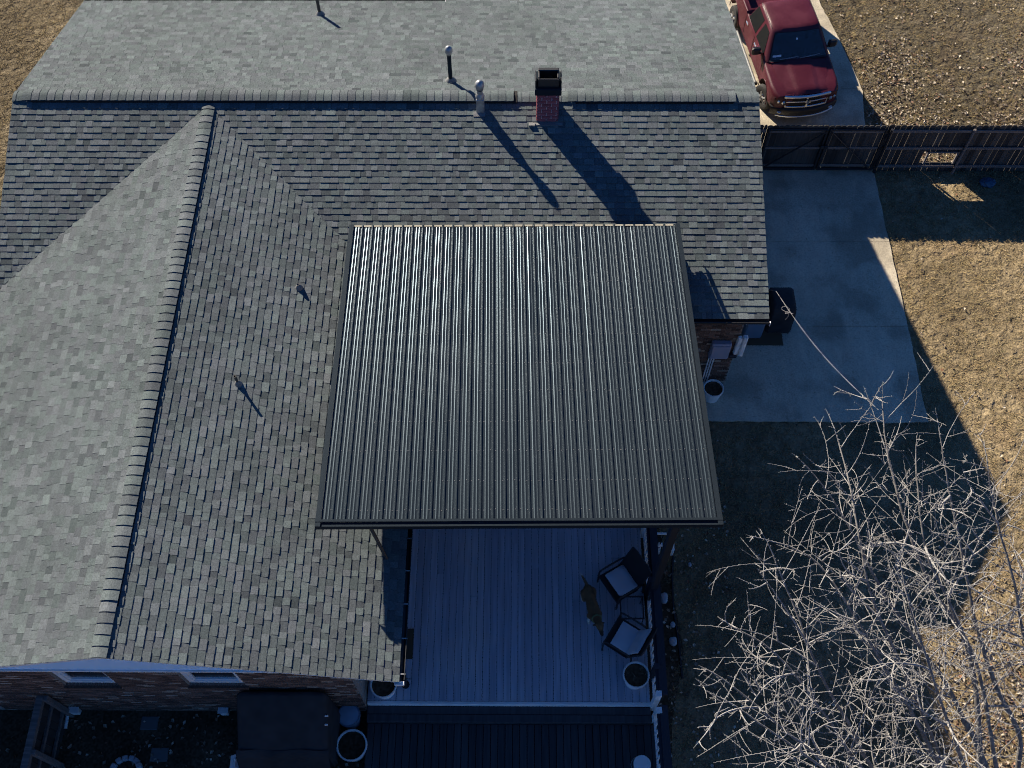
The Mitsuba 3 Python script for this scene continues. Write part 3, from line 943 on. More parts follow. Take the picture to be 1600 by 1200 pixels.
while x < DX1 + 0.06:
    dz = r.uniform(-0.003, 0.003)
    add("deck__lower_board", rbox((x + 0.003 + 0.003 * r.random(), 2.2, LZ - 0.03 + dz), (x + 0.137, DY0 - 0.38, LZ + dz), 0.005), "dark_deck", uv=(r.random(), r.random()))
    x += 0.143


def railing(p0, p1, h, sides_posts):
    k = key_for("deck__railing")
    p0, p1 = np.array(p0, float), np.array(p1, float)
    d = (p1 - p0)
    L = np.linalg.norm(d[:2])
    d = d / L
    s_ = np.array([-d[1], d[0], 0.0])
    if s_[0] < 0: s_ = -s_
    def bar(a, b, z0, z1, half, off=0.0):
        A, B = p0 + d * a + s_ * off, p0 + d * b + s_ * off
        bot = [A - s_ * half + [0, 0, z0], A + s_ * half + [0, 0, z0], B + s_ * half + [0, 0, z0], B - s_ * half + [0, 0, z0]]
        top = [A - s_ * half + [0, 0, z1], A + s_ * half + [0, 0, z1], B + s_ * half + [0, 0, z1], B - s_ * half + [0, 0, z1]]
        return hexa(bot, top)
    add(k + "__bottom_rail", bar(0, L, 0.07, 0.12, 0.020), "white")
    add(k + "__top_rail", cat(bar(0, L, h - 0.05, h - 0.012, 0.035), bar(-0.02, L + 0.02, h - 0.010, h + 0.028, 0.075, 0.095)), "navy")
    n = int(L / 0.15)
    for i in range(n):
        a = (i + 0.5) * L / n
        add(k + "__baluster", bar(a - 0.017, a + 0.017, 0.121, h - 0.052, 0.017), "white")
    for a, white in sides_posts:
        add(k + "__post", bar(a - 0.055, a + 0.055, -0.45, h + 0.06, 0.055, 0.0), "white" if white else "navy")
    return k


railing((2.70, 4.86, DZ), (2.70, 9.0, DZ), 0.80, [(0.0, True), (0.52, False), (2.25, False), (3.7, True)])
railing((2.74, 2.2, LZ), (2.72, 4.70, LZ), 0.80, [(2.42, True)])

# side steps off the deck with a small white gate and a slanted handrail
k = thing("stair_gate", "small white gate panel with dark bars beside the deck corner post", "gate")
gp_ = at(1025, 851, 0.56)
gx0, gx1, gy, gz0 = gp_[0] - 0.125, gp_[0] + 0.125, gp_[1], 0.30
add(k + "__top_rail", box((gx0, gy - 0.02, gz0 + 0.86), (gx1 + 0.02, gy + 0.02, gz0 + 0.90)), "white")
add(k + "__bottom_rail", box((gx0 - 0.01, gy - 0.035, gz0 + 0.22), (gx1 + 0.01, gy + 0.035, gz0 + 0.30)), "white")
add(k + "__panel", box((gx0, gy - 0.02, gz0 - 0.26), (gx1, gy + 0.02, gz0 + 0.08)), "white")
for i in range(4):
    x = gx0 + 0.04 + i * (gx1 - gx0 - 0.08) / 3
    add(k + "__bar", box((x - 0.01, gy - 0.01, gz0 + 0.081), (x + 0.01, gy + 0.01, gz0 + 0.858)), "dark_iron")
k = thing("stair_handrail", "slanted white handrail with short post, to the right of the corner post", "handrail")
hx, hy = at(1047, 865, 0.0)[:2]
add(k + "__post", rbox((hx - 0.05, hy - 0.05, 0.0), (hx + 0.05, hy + 0.05, 0.34), 0.01), "white")
add(k + "__rail", hexa([(hx - 0.035, hy - 0.03, 0.342), (hx + 0.035, hy - 0.03, 0.342), (hx + 0.035, hy + 0.40, 0.78), (hx - 0.035, hy + 0.40, 0.78)], [(hx - 0.035, hy - 0.03, 0.40), (hx + 0.035, hy - 0.03, 0.40), (hx + 0.035, hy + 0.40, 0.84), (hx - 0.035, hy + 0.40, 0.84)]), "white")


# ---------------------------------------------------------------- pots, bins and small things
def pot(name, loc, rad, h, label, cat_, fill, group=None, mat="white", soil_drop=0.06):
    k = thing(name, label, cat_, group)
    t = 0.055 * rad + 0.010
    add(k + "__body", lathe([(0.0, 0), (rad * 0.74, 0), (rad * 0.80, h * 0.3), (rad * 0.93, h * 0.86), (rad * 0.95, h - 0.05), (rad * 1.0, h - 0.045), (rad * 1.0, h - 0.008), (rad * 0.985, h), (rad - t, h), (rad - t - 0.004, h - 0.012), (rad - t - 0.01, h - soil_drop - 0.02), (0.0, h - soil_drop - 0.02)], 48, loc), mat, 40)
    if fill == "soil":
        n, m = 40, 8
        pts = [(0, 0, 0.0)]
        rr = rad - t - 0.008
        prof = [(0.001 + rr * i / m, 0) for i in range(m + 1)]
        v, f = lathe(prof, n)
        v[:, 2] += 0.05 * (meshkit.fbm(np.column_stack([v[:, :2] * 14, v[:, :1] * 0 + loc[0]])) - 0.5)
        add(k + "__soil", (v + np.array(loc) + [0, 0, h - soil_drop], f), "soil", 60)
    else:
        add(k + "__lid", lathe([(0.001, 0.012), (rad * 0.6, 0.010), (rad - t - 0.004, 0)], 40, (loc[0], loc[1], loc[2] + h - soil_drop)), "sky_mirror_blue", 40)  # disc in place of water, the sky's reflection put into its colour
    return k


def stems(k, loc, rad, n, seed, h=0.14):
    r = random.Random(seed)
    ms = []
    for i in range(n):
        a, d = r.uniform(0, 6.28), rad * math.sqrt(r.random())
        p = np.array([loc[0] + d * math.cos(a), loc[1] + d * math.sin(a), loc[2]])
        e = p + [r.uniform(-0.09, 0.09), r.uniform(-0.09, 0.09), r.uniform(0.3, 1) * h]
        ms.append(tube([p, (p + e) / 2 + [r.uniform(-.02, .02), r.uniform(-.02, .02), 0.01], e], [0.005, 0.004, 0.002], 4, False))
    add(k + "__dead_stem", cat(*ms), "leaf", uv=(0.35, 0.3))


k = pot("planter", (2.34, 5.33, DZ), 0.262, 0.42, "round white planter with bare soil standing on the deck by the railing", "planter", "soil", "white round planters")
stems(k, (2.34, 5.33, DZ + 0.36), 0.2, 14, 1)
k = pot("planter", (-2.58, 5.12, DZ), 0.262, 0.42, "round white planter half hidden under the gable eave corner at the deck's left end", "planter", "soil", "white round planters")
k = pot("planter", (4.52, 12.02, 0.05), 0.235, 0.42, "white bucket-shaped planter of dark soil on the driveway by the brick wall", "planter", "soil", "white round planters")
k = pot("planter", (-3.17, 4.06, 0.0), 0.30, 0.50, "thin-rimmed pale planter of soil left of the dark lower deck", "planter", "soil", "white round planters")
k = pot("round_tub", (-3.27, 4.62, 0.0), 0.225, 0.50, "round tub with a disc coloured as water mirroring the sky, right of the tall black cover", "tub", "lid", mat="bluegrey", soil_drop=0.012)
# bucket with lid and wire handle on the lower deck
k = thing("bucket", "white lidded bucket with wire handle on the dark lower deck", "bucket")
bl_ = (2.40, 3.72, LZ)
add(k + "__body", lathe([(0.0, 0), (0.125, 0), (0.145, 0.33), (0.150, 0.33), (0.150, 0.352), (0.0, 0.352)], 40, bl_), "white", 40)
add(k + "__lid", lathe([(0.0, 0.353), (0.163, 0.353), (0.166, 0.362), (0.160, 0.375), (0.150, 0.372), (0.0, 0.372)], 48, bl_), "white", 40)
add(k + "__handle", tube([np.array(bl_) + [0.0 + 0.0 * t, 0, 0] + np.array([-0.19 * math.sin(t) - 0.01, 0.165 * math.cos(t), 0.30 - 0.08 * math.sin(t)]) for t in np.linspace(0, math.pi, 16)], 0.005, 6), "galv", True)

# brown door mat and leaning dark post by the gable wing's wall on the deck
k = add("door_mat", rbox((-2.46, 5.72, DZ + 0.006), (-2.08, 6.34, DZ + 0.022), 0.005), "mat")
tag(k, "brown door mat lying on the deck beside the gable eave", "mat", "brown mats")
labels[k].pop("group")
k = add("umbrella", cat(tube([(-2.19, 5.20, DZ + 0.03), (-2.16, 5.28, 1.5), (-2.10, 5.34, 2.9)], [0.035, 0.05, 0.03], 8), tube([(-2.19, 5.21, DZ), (-2.19, 5.21, DZ + 0.05)], 0.08, 12), tube([(-2.17, 5.24, 0.85), (-2.06, 5.22, 0.93)], 0.008, 5)), "black_plastic", 40)
tag(k, "closed dark patio umbrella leaning at the wing's eave corner on the deck", "umbrella")

k = add("floor_mat", rbox((5.47, 13.43, 0.054), (6.38, 13.98, 0.070), 0.005), "mat")
tag(k, "brown rectangular mat on the driveway in front of the covered grill", "mat")
# covered grill at the corner of the house
k = thing("covered_grill", "black cloth-covered grill on the driveway at the house corner", "grill")
gc = [(5.98, 13.80), (6.60, 13.80), (6.60, 14.62), (5.98, 14.62)]
v0 = [(x, y, 0.06) for x, y in gc]
cx, cy = 6.29, 14.2
lv = []
for z, sx, sy in ((0.06, 1.0, 1.03), (0.27, 0.97, 0.99), (0.62, 0.97, 0.98), (0.84, 0.94, 0.92), (0.94, 0.86, 0.72), (0.97, 0.6, 0.4)):
    ring = []
    for t in np.linspace(0, 2 * math.pi, 40, endpoint=False):
        c_, s_ = math.cos(t), math.sin(t)
        e = 0.22
        px = cx + 0.31 * sx * math.copysign(abs(c_) ** e, c_)
        py = cy + 0.41 * sy * math.copysign(abs(s_) ** e, s_)
        fold = 0.012 * math.sin(t * 9 + z * 3) * (1.2 - z)
        ring.append((px + fold * c_, py + fold * s_, z))
    lv.append(ring)


def loft(rings, cap0=True, cap1=True):
    R = np.array(rings, float)
    n, m = R.shape[:2]
    i, j = np.meshgrid(np.arange(n - 1), np.arange(m), indexing="ij")
    q = np.stack([i * m + j, i * m + (j + 1) % m, (i + 1) * m + (j + 1) % m, (i + 1) * m + j], -1).reshape(-1, 4)
    f = [tris(q)]
    v = R.reshape(-1, 3)
    k = np.arange(m)
    if cap0:
        v = np.vstack([v, R[0].mean(0)])
        f.append(np.stack([k * 0 + len(v) - 1, (k + 1) % m, k], 1))
    if cap1:
        v = np.vstack([v, R[-1].mean(0)])
        f.append(np.stack([k * 0 + len(v) - 1, k + (n - 1) * m, (k + 1) % m + (n - 1) * m], 1))
    return v, np.vstack(f)


add(k + "__cover", loft(lv), "cover_cloth", 50)
add(k + "__handle", tube([(5.95, 13.9, 0.75), (5.93, 13.9, 0.78), (5.93, 14.5, 0.78), (5.95, 14.5, 0.75)], 0.012, 6), "galv", 40)
k = thing("storage_bin", "blue-grey plastic storage bin under the eave corner, left of the grill", "bin")
add(k + "__body", rbox((5.42, 13.62, 0.055), (5.86, 14.05, 0.86), 0.03), "bluegrey")
add(k + "__lid", rbox((5.40, 13.58, 0.862), (5.88, 14.08, 0.92), 0.02), "bluegrey")
add(k + "__edge_strip", box((5.385, 13.60, 0.70), (5.40, 14.06, 0.93)), "white")

# big covered box behind the house (tarp-like cover with a fold)
k = thing("covered_cabinet", "tall box-shaped cabinet under a black cover against the brick wall", "cabinet")
add(k + "__shell", rbox((-5.10, 3.85, 0.0), (-3.52, 4.70, 1.20), 0.04), "black_plastic")
rings = []
for z, o, bulge in ((0.30, 0.05, 0), (0.90, 0.035, 0), (1.40, 0.03, 0), (1.46, 0.0, 0), (1.485, -0.08, 0), (1.50, -0.40, 0)):
    ring = []
    for t in np.linspace(0, 2 * math.pi, 64, endpoint=False):
        c_, s_ = math.cos(t), math.sin(t)
        e = 0.16
        px = -4.31 + (0.82 + o) * math.copysign(abs(c_) ** e, c_)
        py = 4.22 + (0.49 + o) * math.copysign(abs(s_) ** e, s_)
        wv = 0.012 * math.sin(t * 13) * max(0, 1.4 - z)
        ring.append((px + wv * c_, py + wv * s_, z * (0.86 + 0.50 * (py - 3.74)) + 0.006 * math.sin(px * 5 + py * 3)))
    rings.append(ring)
add(k + "__cover", loft(rings, False, True), "cover_cloth", 50)
fr = []
for i, (y, z) in enumerate(((3.80, 1.335), (3.72, 1.29), (3.64, 1.18), (3.52, 0.85), (3.42, 0.5), (3.36, 0.12))):
    fr.append([(x, y + 0.012 * math.sin(x * 9 + i), z + 0.01 * math.sin(x * 6 + i * 2)) for x in np.linspace(-5.17, -3.46, 40)])
F = np.array(fr)
n_, m_ = F.shape[:2]
i, j = np.meshgrid(np.arange(n_ - 1), np.arange(m_ - 1), indexing="ij")
q = np.stack([i * m_ + j, i * m_ + j + 1, (i + 1) * m_ + j + 1, (i + 1) * m_ + j], -1).reshape(-1, 4)
add(k + "__front_flap", (F.reshape(-1, 3), tris(q)[:, ::-1]), "cover_cloth", True)
add(k + "__clip", cat(rbox((-3.52, 4.32, 1.70), (-3.46, 4.35, 1.74), 0.006), rbox((-3.52, 4.18, 1.62), (-3.46, 4.21, 1.66), 0.006)), "white")
# small white house-shaped lantern in front of it
k = thing("garden_lantern", "small white house-shaped lantern with dark openings in front of the black cover", "lantern")
lx, ly, lz = -5.31, 3.70, 0.45
add(k + "__base", rbox((lx - 0.10, ly - 0.10, 0.0), (lx + 0.10, ly + 0.10, lz - 0.002), 0.01), "navy")
add(k + "__body", cat(*[box((lx + a * 0.075 - 0.014, ly + b * 0.075 - 0.014, lz), (lx + a * 0.075 + 0.014, ly + b * 0.075 + 0.014, lz + 0.17)) for a in (-1, 1) for b in (-1, 1)], box((lx - 0.10, ly - 0.10, lz - 0.002), (lx + 0.10, ly + 0.10, lz + 0.012)), box((lx - 0.03, ly - 0.03, lz + 0.012), (lx + 0.03, ly + 0.03, lz + 0.10))), "white")
add(k + "__core", box((lx - 0.06, ly - 0.06, lz + 0.012), (lx + 0.06, ly + 0.06, lz + 0.16)), "navy")
rf = np.array([(-0.12, -0.13, 0.172), (0.12, -0.13, 0.172), (0.12, 0.13, 0.172), (-0.12, 0.13, 0.172), (0, -0.13, 0.29), (0, 0.13, 0.29)]) + [lx, ly, lz]
add(k + "__roof", (rf, np.array([[0, 2, 1], [0, 3, 2], [0, 1, 4], [2, 3, 5], [1, 2, 5], [1, 5, 4], [3, 0, 4], [3, 4, 5]])), "white")
add(k + "__finial", rbox((lx - 0.02, ly + 0.02, lz + 0.27), (lx + 0.02, ly + 0.07, lz + 0.36), 0.006), "white")

# stone ring and stepping pavers in the bed
k = thing("stone_ring", "ring of pale stone blocks on the dark soil behind the house", "stone ring")
c0 = at(195, 1206, 0.12)
for i in range(14):
    a = i * 2 * math.pi / 14 + rng.uniform(-0.04, 0.04)
    M = np.eye(4)
    M[:3, :3] = [[math.cos(a), -math.sin(a), 0], [math.sin(a), math.cos(a), 0], [0, 0, 1]]
    M[:3, 3] = (c0[0] + 0.27 * math.cos(a), c0[1] + 0.27 * math.sin(a), 0.0)
    add(k + "__block", rbox((-0.05, -0.054, 0.0), (0.05, 0.054, 0.12 + rng.uniform(-0.02, 0.02)), 0.015, M), "stone")
add(k + "__cap_stone", rbox((c0[0] - 0.09, c0[1] - 0.07, 0.0), (c0[0] + 0.08, c0[1] + 0.07, 0.10), 0.03), "stone")
for i, ((x, y), lab) in enumerate((((-7.30, 4.55), "square grey paving stone near the brick wall on the soil"), ((-7.0, 3.95), "grey paving stone farther from the wall, half buried in soil"))):
    k = add("paving_stone", rbox((x - 0.17, y - 0.13, 0.0), (x + 0.17, y + 0.13, 0.035), 0.01), "paver")
    tag(k, lab, "paving stone")
# white pipe lying by the fence corner
k = add("drain_pipe", tube([(-8.93, 4.86, 0.16), (-8.92, 4.6, 0.12), (-8.93, 4.42, 0.08)], 0.035, 10), "white", 40)
tag(k, "short white drain pipe lying beside the low solid fence", "pipe")

# low solid fence running out from the wing's wall
k = thing("side_fence", "dark greenish solid board fence running out from the brick wall", "fence")
y = 4.72
i = 0
while y > 1.4:
    xx = -8.98 + 0.02 * math.sin(i)
    add(k + "__board", rbox((xx - 0.012, y - 0.136, 0.03), (xx + 0.012, y - 0.002, 1.42 + 0.012 * rng.random()), 0.004), "picket", uv=(rng.uniform(0.2, 0.6), rng.random()))
    y -= 0.14
    i += 1
for z in (0.30, 0.85, 1.30):
    add(k + "__rail", box((-8.962, 1.4, z), (-8.92, 4.74, z + 0.085)), "rail_wood")
for y in (4.70, 3.72, 2.3):
    add(k + "__post", rbox((-8.918, y - 0.05, 0.0), (-8.82, y + 0.05, 1.45), 0.01), "rail_wood")
add(k + "__cap_rail", box((-9.03, 1.4, 1.436), (-8.90, 4.74, 1.465)), "rail_wood")

# crumpled blue thing on the lawn by the big fence
v, f = trimesh.creation.icosphere(3, 0.16).vertices, trimesh.creation.icosphere(3, 0.16).faces
v = np.array(v) * [1.25, 0.9, 0.62]
v *= (0.65 + 0.8 * meshkit.fbm(v * 12 + 3))[:, None]
k = add("plastic_bag", (v + [12.38, 18.50, 0.07], np.array(f)), "blue", 25)
tag(k, "crumpled blue plastic bag on the shaded lawn below the wooden fence", "bag")

# stones and solar lights along the bed's edge
for i, (px, py, s_, lab) in enumerate(((1038, 934, 0.085, "pale stone at the bed's edge beside the dark deck post"), (1052, 1002, 0.08, "bluish pale stone at the bed's edge, level with the lower chair"), (1078, 882, 0.04, "small pale stone on the shaded ground right of the steps"), (1051, 976, 0.05, "small pale stone just above the bluish stone on the bed's edge"))):
    p = at(px, py, 0.04)
    m = trimesh.creation.icosphere(2, s_)
    vv = np.array(m.vertices) * [1.0, 1.3, 0.6]
    vv *= (0.8 + 0.5 * meshkit.fbm(vv * 10 + i * 5))[:, None]
    k = add("garden_stone", (vv + [p[0], p[1], 0.03], np.array(m.faces)), "stone", 40)
    tag(k, lab, "stone")
ed = [at(1053, 850, 0.02), at(1050, 900, 0.02), at(1052, 950, 0.02), at(1060, 1000, 0.02), at(1066, 1060, 0.02)]
k = add("bed_edging", tube(np.array(ed), 0.025, 6), "black_plastic", 40)
tag(k, "black edging strip curving along the soil bed right of the deck", "edging")
# ---------------------------------------------------------------- wooden fence and double gate across the driveway
FY = 18.93


def picket(x0, x1, z0, z1, y0, ear=True, th=0.018):
    c = 0.035 if ear else 0.0
    p = [(x0, z0), (x1, z0), (x1, z1 - c), (x1 - c, z1), (x0 + c, z1), (x0, z1 - c)] if ear else [(x0, z0), (x1, z0), (x1, z1), (x0, z1)]
    n = len(p)
    v = np.array([(x, y0, z) for x, z in p] + [(x, y0 + th, z) for x, z in p])
    f = [[0, i, i + 1] for i in range(1, n - 1)] + [[n, n + i + 1, n + i] for i in range(1, n - 1)]
    for i in range(n):
        j = (i + 1) % n
        f += [[i, n + i, n + j], [i, n + j, j]]
    return v, np.array(f)


r = random.Random(17)


def pickets(prefix, x0, x1, z0, ztop, hole=None, gaps=(0.005, 0.007, 0.010, 0.0125)):
    x = x0
    while x < x1 - 0.03:
        w = min(0.138, x1 - x)
        gap = r.choice(gaps)
        a, b = x, x + w
        zt = ztop + r.uniform(-0.012, 0.014)
        yy = FY + 0.022 + r.uniform(0, 0.006)
        col = (r.random(), r.random())
        segs = [(z0, zt, True)]
        if hole and b > hole[0] and a < hole[1]:
            segs = [(z0, hole[2], False), (hole[3], zt, True)]
        for s0, s1, e in segs:
            add(prefix + "__picket", picket(a, b, s0, s1, yy, e), "picket", uv=col)
        x += w + gap


def rail_x(x0, x1, z, h=0.085, th=0.04, y=FY - 0.02):
    return rbox((x0, y - th / 2, z), (x1, y + th / 2, z + h), 0.006)


k = thing("wooden_fence", "weathered picket fence with a square viewing hole, right of the gate", "fence")
HOLE = (10.70, 11.42, 0.325, 0.74)
pickets(k, 9.385, 17.2, 0.0, 1.70, HOLE)
POSTS = [9.44, 11.52, 13.95, 16.4]
for x in POSTS:
    add(k + "__post", tube([(x, FY - 0.075, 0.0), (x, FY - 0.075, 1.66)], 0.034, 12), "rail_wood" if x > 9.6 else "dark_iron", 40)
for a, b in zip(POSTS[:-1], POSTS[1:]):
    for z in (0.20, 0.88, 1.50):
        add(k + "__rail", rail_x(a + 0.02, b - 0.02, z), "rail_wood")
add(k + "__rail", rail_x(16.42, 17.2, 1.50), "rail_wood")
add(k + "__hole_frame", cat(rail_x(HOLE[0] - 0.05, HOLE[1] + 0.05, HOLE[3] + 0.002, 0.04), box((HOLE[0] - 0.05, FY - 0.03, HOLE[2]), (HOLE[0] - 0.002, FY + 0.018, HOLE[3])), box((HOLE[1] + 0.002, FY - 0.03, HOLE[2]), (HOLE[1] + 0.05, FY + 0.018, HOLE[3]))), "rail_wood")
add(k + "__bolt", cat(*[box((x, FY - 0.045, z), (x + 0.02, FY - 0.041, z + 0.02)) for x in np.arange(10.3, 17, 0.61) for z in (0.23, 0.9, 1.53)]), "galv")
k2 = thing("wooden_fence", "short stretch of picket fence between the house wall and the gate", "fence")
pickets(k2, 4.9, 6.31, 0.05, 1.70)
for z in (0.20, 0.88, 1.50):
    add(k2 + "__rail", rail_x(4.88, 6.28, z), "rail_wood")
for (x0, x1, lab, dirn) in ((6.34, 7.86, "left leaf of the wooden driveway gate with black frame and rising brace", 1), (7.90, 9.36, "right leaf of the wooden driveway gate with black frame and falling brace", -1)):
    g = thing("gate_leaf", lab, "gate", "leaves of the driveway gate")
    pickets(g, x0 - 0.02, x1 + 0.015, 0.055, 1.68, None, (0.002, 0.003, 0.004, 0.009))
    bt = 0.025
    fr = cat(rbox((x0, FY - 0.045, 0.09), (x0 + 0.05, FY + 0.005, 1.60), 0.005), rbox((x1 - 0.05, FY - 0.045, 0.09), (x1, FY + 0.005, 1.60), 0.005),
             rbox((x0 + 0.052, FY - 0.04, 0.09), (x1 - 0.052, FY + 0.005, 0.14), 0.005), rbox((x0 + 0.052, FY - 0.04, 1.55), (x1 - 0.052, FY + 0.005, 1.60), 0.005))
    add(g + "__frame", fr, "dark_iron")
    z0, z1 = (0.15, 1.54) if dirn > 0 else (1.54, 0.15)
    a, b = np.array([x0 + 0.06, FY - 0.07, z0]), np.array([x1 - 0.06, FY - 0.07, z1])
    add(g + "__brace", tube([a, b], 0.022, 8), "dark_iron", 40)
    for z in (0.20, 0.86, 1.46):
        add(g + "__rail", rail_x(x0 + 0.053, x1 - 0.053, z, 0.08, 0.03, FY + 0.003), "rail_wood")
    xh = x1 - 0.03 if dirn > 0 else x0 + 0.03
    add(g + "__latch", rbox((xh - 0.05, FY - 0.10, 0.95), (xh + 0.05, FY - 0.047, 1.05), 0.01), "dark_iron")
    for z in (0.35, 1.35):
        xx = x0 - 0.01 if dirn > 0 else x1 + 0.01
        add(g + "__hinge", tube([(xx, FY - 0.07, z - 0.06), (xx, FY - 0.07, z + 0.06)], 0.02, 8), "dark_iron", 40)

# ---------------------------------------------------------------- pickup truck
TS, TANG, TLOC = 0.95, math.radians(8.5), (7.70, 20.62, 0.05)
truck = thing("pickup_truck", "dusty dark red crew-cab pickup truck parked nose-in at the gate", "truck")


WY = ([-1.0, 0.0, 1.55, 2.30, 6.0], [-1.0, 0.0, 1.24, 1.84, 5.45])    # stations along the truck, as surveyed


def T(mesh):
    v = np.array(mesh[0], float)
    v = np.column_stack([v[:, 0], np.interp(v[:, 1], *WY), np.interp(v[:, 2], [0, 1.2, 2.2], [0, 1.272, 2.13])])
    return place((v, mesh[1]), TLOC, TANG, TS)


def section(y, w, zb, zt, rt, crown=0.03, tuck=0.94, n=7):
    half = [(0.0, zb), (w * tuck, zb), (w * 0.995, zb + 0.10), (w, zb + (zt - zb) * 0.45), (w * 0.993, zb + (zt - zb) * 0.72)]
    for a in np.linspace(0.12, math.pi / 2, n):
        half.append((w - 0.015 - rt + rt * math.cos(a), zt - rt + rt * math.sin(a)))
    half.append((0.0, zt + crown))
    right = half
    left = [(-x, z) for x, z in half[1:-1]][::-1]
    return [(x, y, z) for x, z in right + left]


def chain(secs):
    m = loft(secs)
    v, f = m
    t = trimesh.Trimesh(v, f, process=True)
    t.fix_normals()
    return np.array(t.vertices), np.array(t.faces)


bsec = [(0.02, 0.74, 0.56, 0.92, 0.10), (0.10, 0.88, 0.52, 1.00, 0.12), (0.28, 0.965, 0.50, 1.045, 0.12), (0.6, 1.0, 0.48, 1.08, 0.11), (1.2, 1.0, 0.45, 1.12, 0.10), (1.62, 0.985, 0.42, 1.15, 0.07),
        (1.9, 0.975, 0.42, 1.18, 0.06), (3.0, 0.975, 0.42, 1.21, 0.06), (3.72, 0.975, 0.43, 1.23, 0.06), (3.76, 0.985, 0.44, 1.30, 0.05), (4.6, 1.005, 0.48, 1.33, 0.05), (5.7, 0.98, 0.52, 1.34, 0.05)]
v, f = chain([section(*s) for s in bsec])
B = mfold(v, f)
if B.volume() < 0:
    B = mfold(v, f[:, ::-1])
for yy in (1.00, 4.62):
    for sx in (-1, 1):
        c = m3.Manifold.cylinder(0.5, 0.475, 0.475, 48).rotate((0, 90, 0)).translate((0.62 if sx > 0 else -1.12, yy, 0.43))
        B = B - c
bed = m3.Manifold.cube((1.66, 1.78, 1.0), True).translate((0, 4.72, 1.30))
B = B - bed
me = B.to_mesh()
add(truck + "__body", T((me.vert_properties[:, :3], me.tri_verts)), "paint_red", 28)
# hood: a panel with two creases, proud of the fenders
hood = []
ys = np.linspace(0.05, 1.60, 14)
xs = np.linspace(-1, 1, 25)
for y in ys:
    t = (y - 0.05) / 1.55
    hw = 0.64 + 0.16 * t
    zc = 1.02 + 0.17 * t - 0.06 * math.exp(-((y - 0.05) / 0.10) ** 2)
    hood.append([(x * hw, y, zc + 0.040 * (1 - x * x) + 0.024 / (1 + math.exp((abs(x) - 0.46) * 40))) for x in xs])
H = np.array(hood)
n_, m_ = H.shape[:2]
i, j = np.meshgrid(np.arange(n_ - 1), np.arange(m_ - 1), indexing="ij")
q = np.stack([i * m_ + j, i * m_ + j + 1, (i + 1) * m_ + j + 1, (i + 1) * m_ + j], -1).reshape(-1, 4)
skirt = [H[0] - [0, 0, 0.10]]
HV = np.vstack([H.reshape(-1, 3), H[0] - [0, -0.01, 0.10]])
jj = np.arange(m_ - 1)
q2 = np.stack([n_ * m_ + jj, n_ * m_ + jj + 1, jj + 1, jj], -1)
add(truck + "__hood", T((HV, tris(np.vstack([q, q2])))), "paint_red", 35)


def loop(yf, yr, w, z, e=0.28, n=64, bow=0.05):
    out = []
    for t in np.linspace(0, 2 * math.pi, n, endpoint=False):
        c_, s_ = math.cos(t), math.sin(t)
        px = w * math.copysign(abs(c_) ** e, c_)
        py = (yf + yr) / 2 + (yr - yf) / 2 * math.copysign(abs(s_) ** e, s_)
        if s_ < 0:
            py -= bow * (1 - (px / w) ** 2) * abs(s_)
        out.append((px, py, z))
    return out


CZ0, CZ1 = 1.17, 1.80
cab_at = lambda z: ((1.52 + (z - CZ0) / (CZ1 - CZ0) * 0.74), (3.74 - (z - CZ0) / (CZ1 - CZ0) * 0.18), (0.955 - (z - CZ0) / (CZ1 - CZ0) * 0.225))
rings = [loop(*cab_at(CZ0), CZ0, 0.2), loop(*cab_at(1.5), 1.5, 0.2), loop(*cab_at(CZ1), CZ1, 0.22), loop(2.36, 3.50, 0.70, 1.87, 0.26), loop(2.48, 3.42, 0.62, 1.905, 0.30), loop(2.75, 3.2, 0.40, 1.925, 0.4, bow=0.0)]
add(truck + "__cab", T(loft(rings)), "paint_red", 38)
for sx in (-1, 1):
    pts = [(sx * 0.69, y, 1.885 - 0.02 * abs(y - 2.95)) for y in np.linspace(2.42, 3.46, 8)]
    add(truck + "__roof_seam", T(tube(pts, 0.008, 6)), "black_plastic", True)


def front_at(x, z):
    yf, yr, w = cab_at(z)
    return yf - 0.05 * (1 - (x / w) ** 2)


def patch(fn, us, vs, off=0.0, flip=False):
    P = np.array([[fn(u, v) for u in us] for v in vs])
    n, m = P.shape[:2]
    i, j = np.meshgrid(np.arange(n - 1), np.arange(m - 1), indexing="ij")
    q = np.stack([i * m + j, i * m + j + 1, (i + 1) * m + j + 1, (i + 1) * m + j], -1).reshape(-1, 4)
    if flip:
        q = q[:, ::-1]
    return P.reshape(-1, 3), tris(q)


def windshield(off):
    def fn(u, v):
        z = 1.225 + v * 0.565
        w = cab_at(z)[2] - 0.115
        return (u * w, front_at(u * w, z) - off * 0.75, z + off * 0.65)
    return fn


us, vs = np.linspace(-1, 1, 21), np.linspace(0, 1, 9)
k = truck + "__windshield"
add(k, T(patch(windshield(0.030), us, vs)), "glass", True)
add(k + "__dark_cab_sheet", T(patch(windshield(0.006), us * 1.03, np.linspace(-0.03, 1.02, 9))), "void", True)  # black sheet behind the glass, put in for the dark cab inside
pw = windshield(0.020)
add(k + "__paper", T(patch(lambda u, v: pw(-0.92 + 0.30 * u, 0.10 + 0.17 * v + 0.02 * u), np.linspace(0, 1, 4), [0, 0.42])), "paper")
add(k + "__mirror_tag", T(patch(lambda u, v: pw(-0.06 + 0.08 * u, 0.70 + 0.08 * v), np.linspace(0, 1, 4), [0, 1.0])), "paper")
add(k + "__cowl", T(patch(lambda u, v: ((u * 0.84, 1.50 - 0.05 * (1 - u * u) + 0.09 * v, 1.218 + 0.012 * v)), us, [0, 1])), "black_plastic")
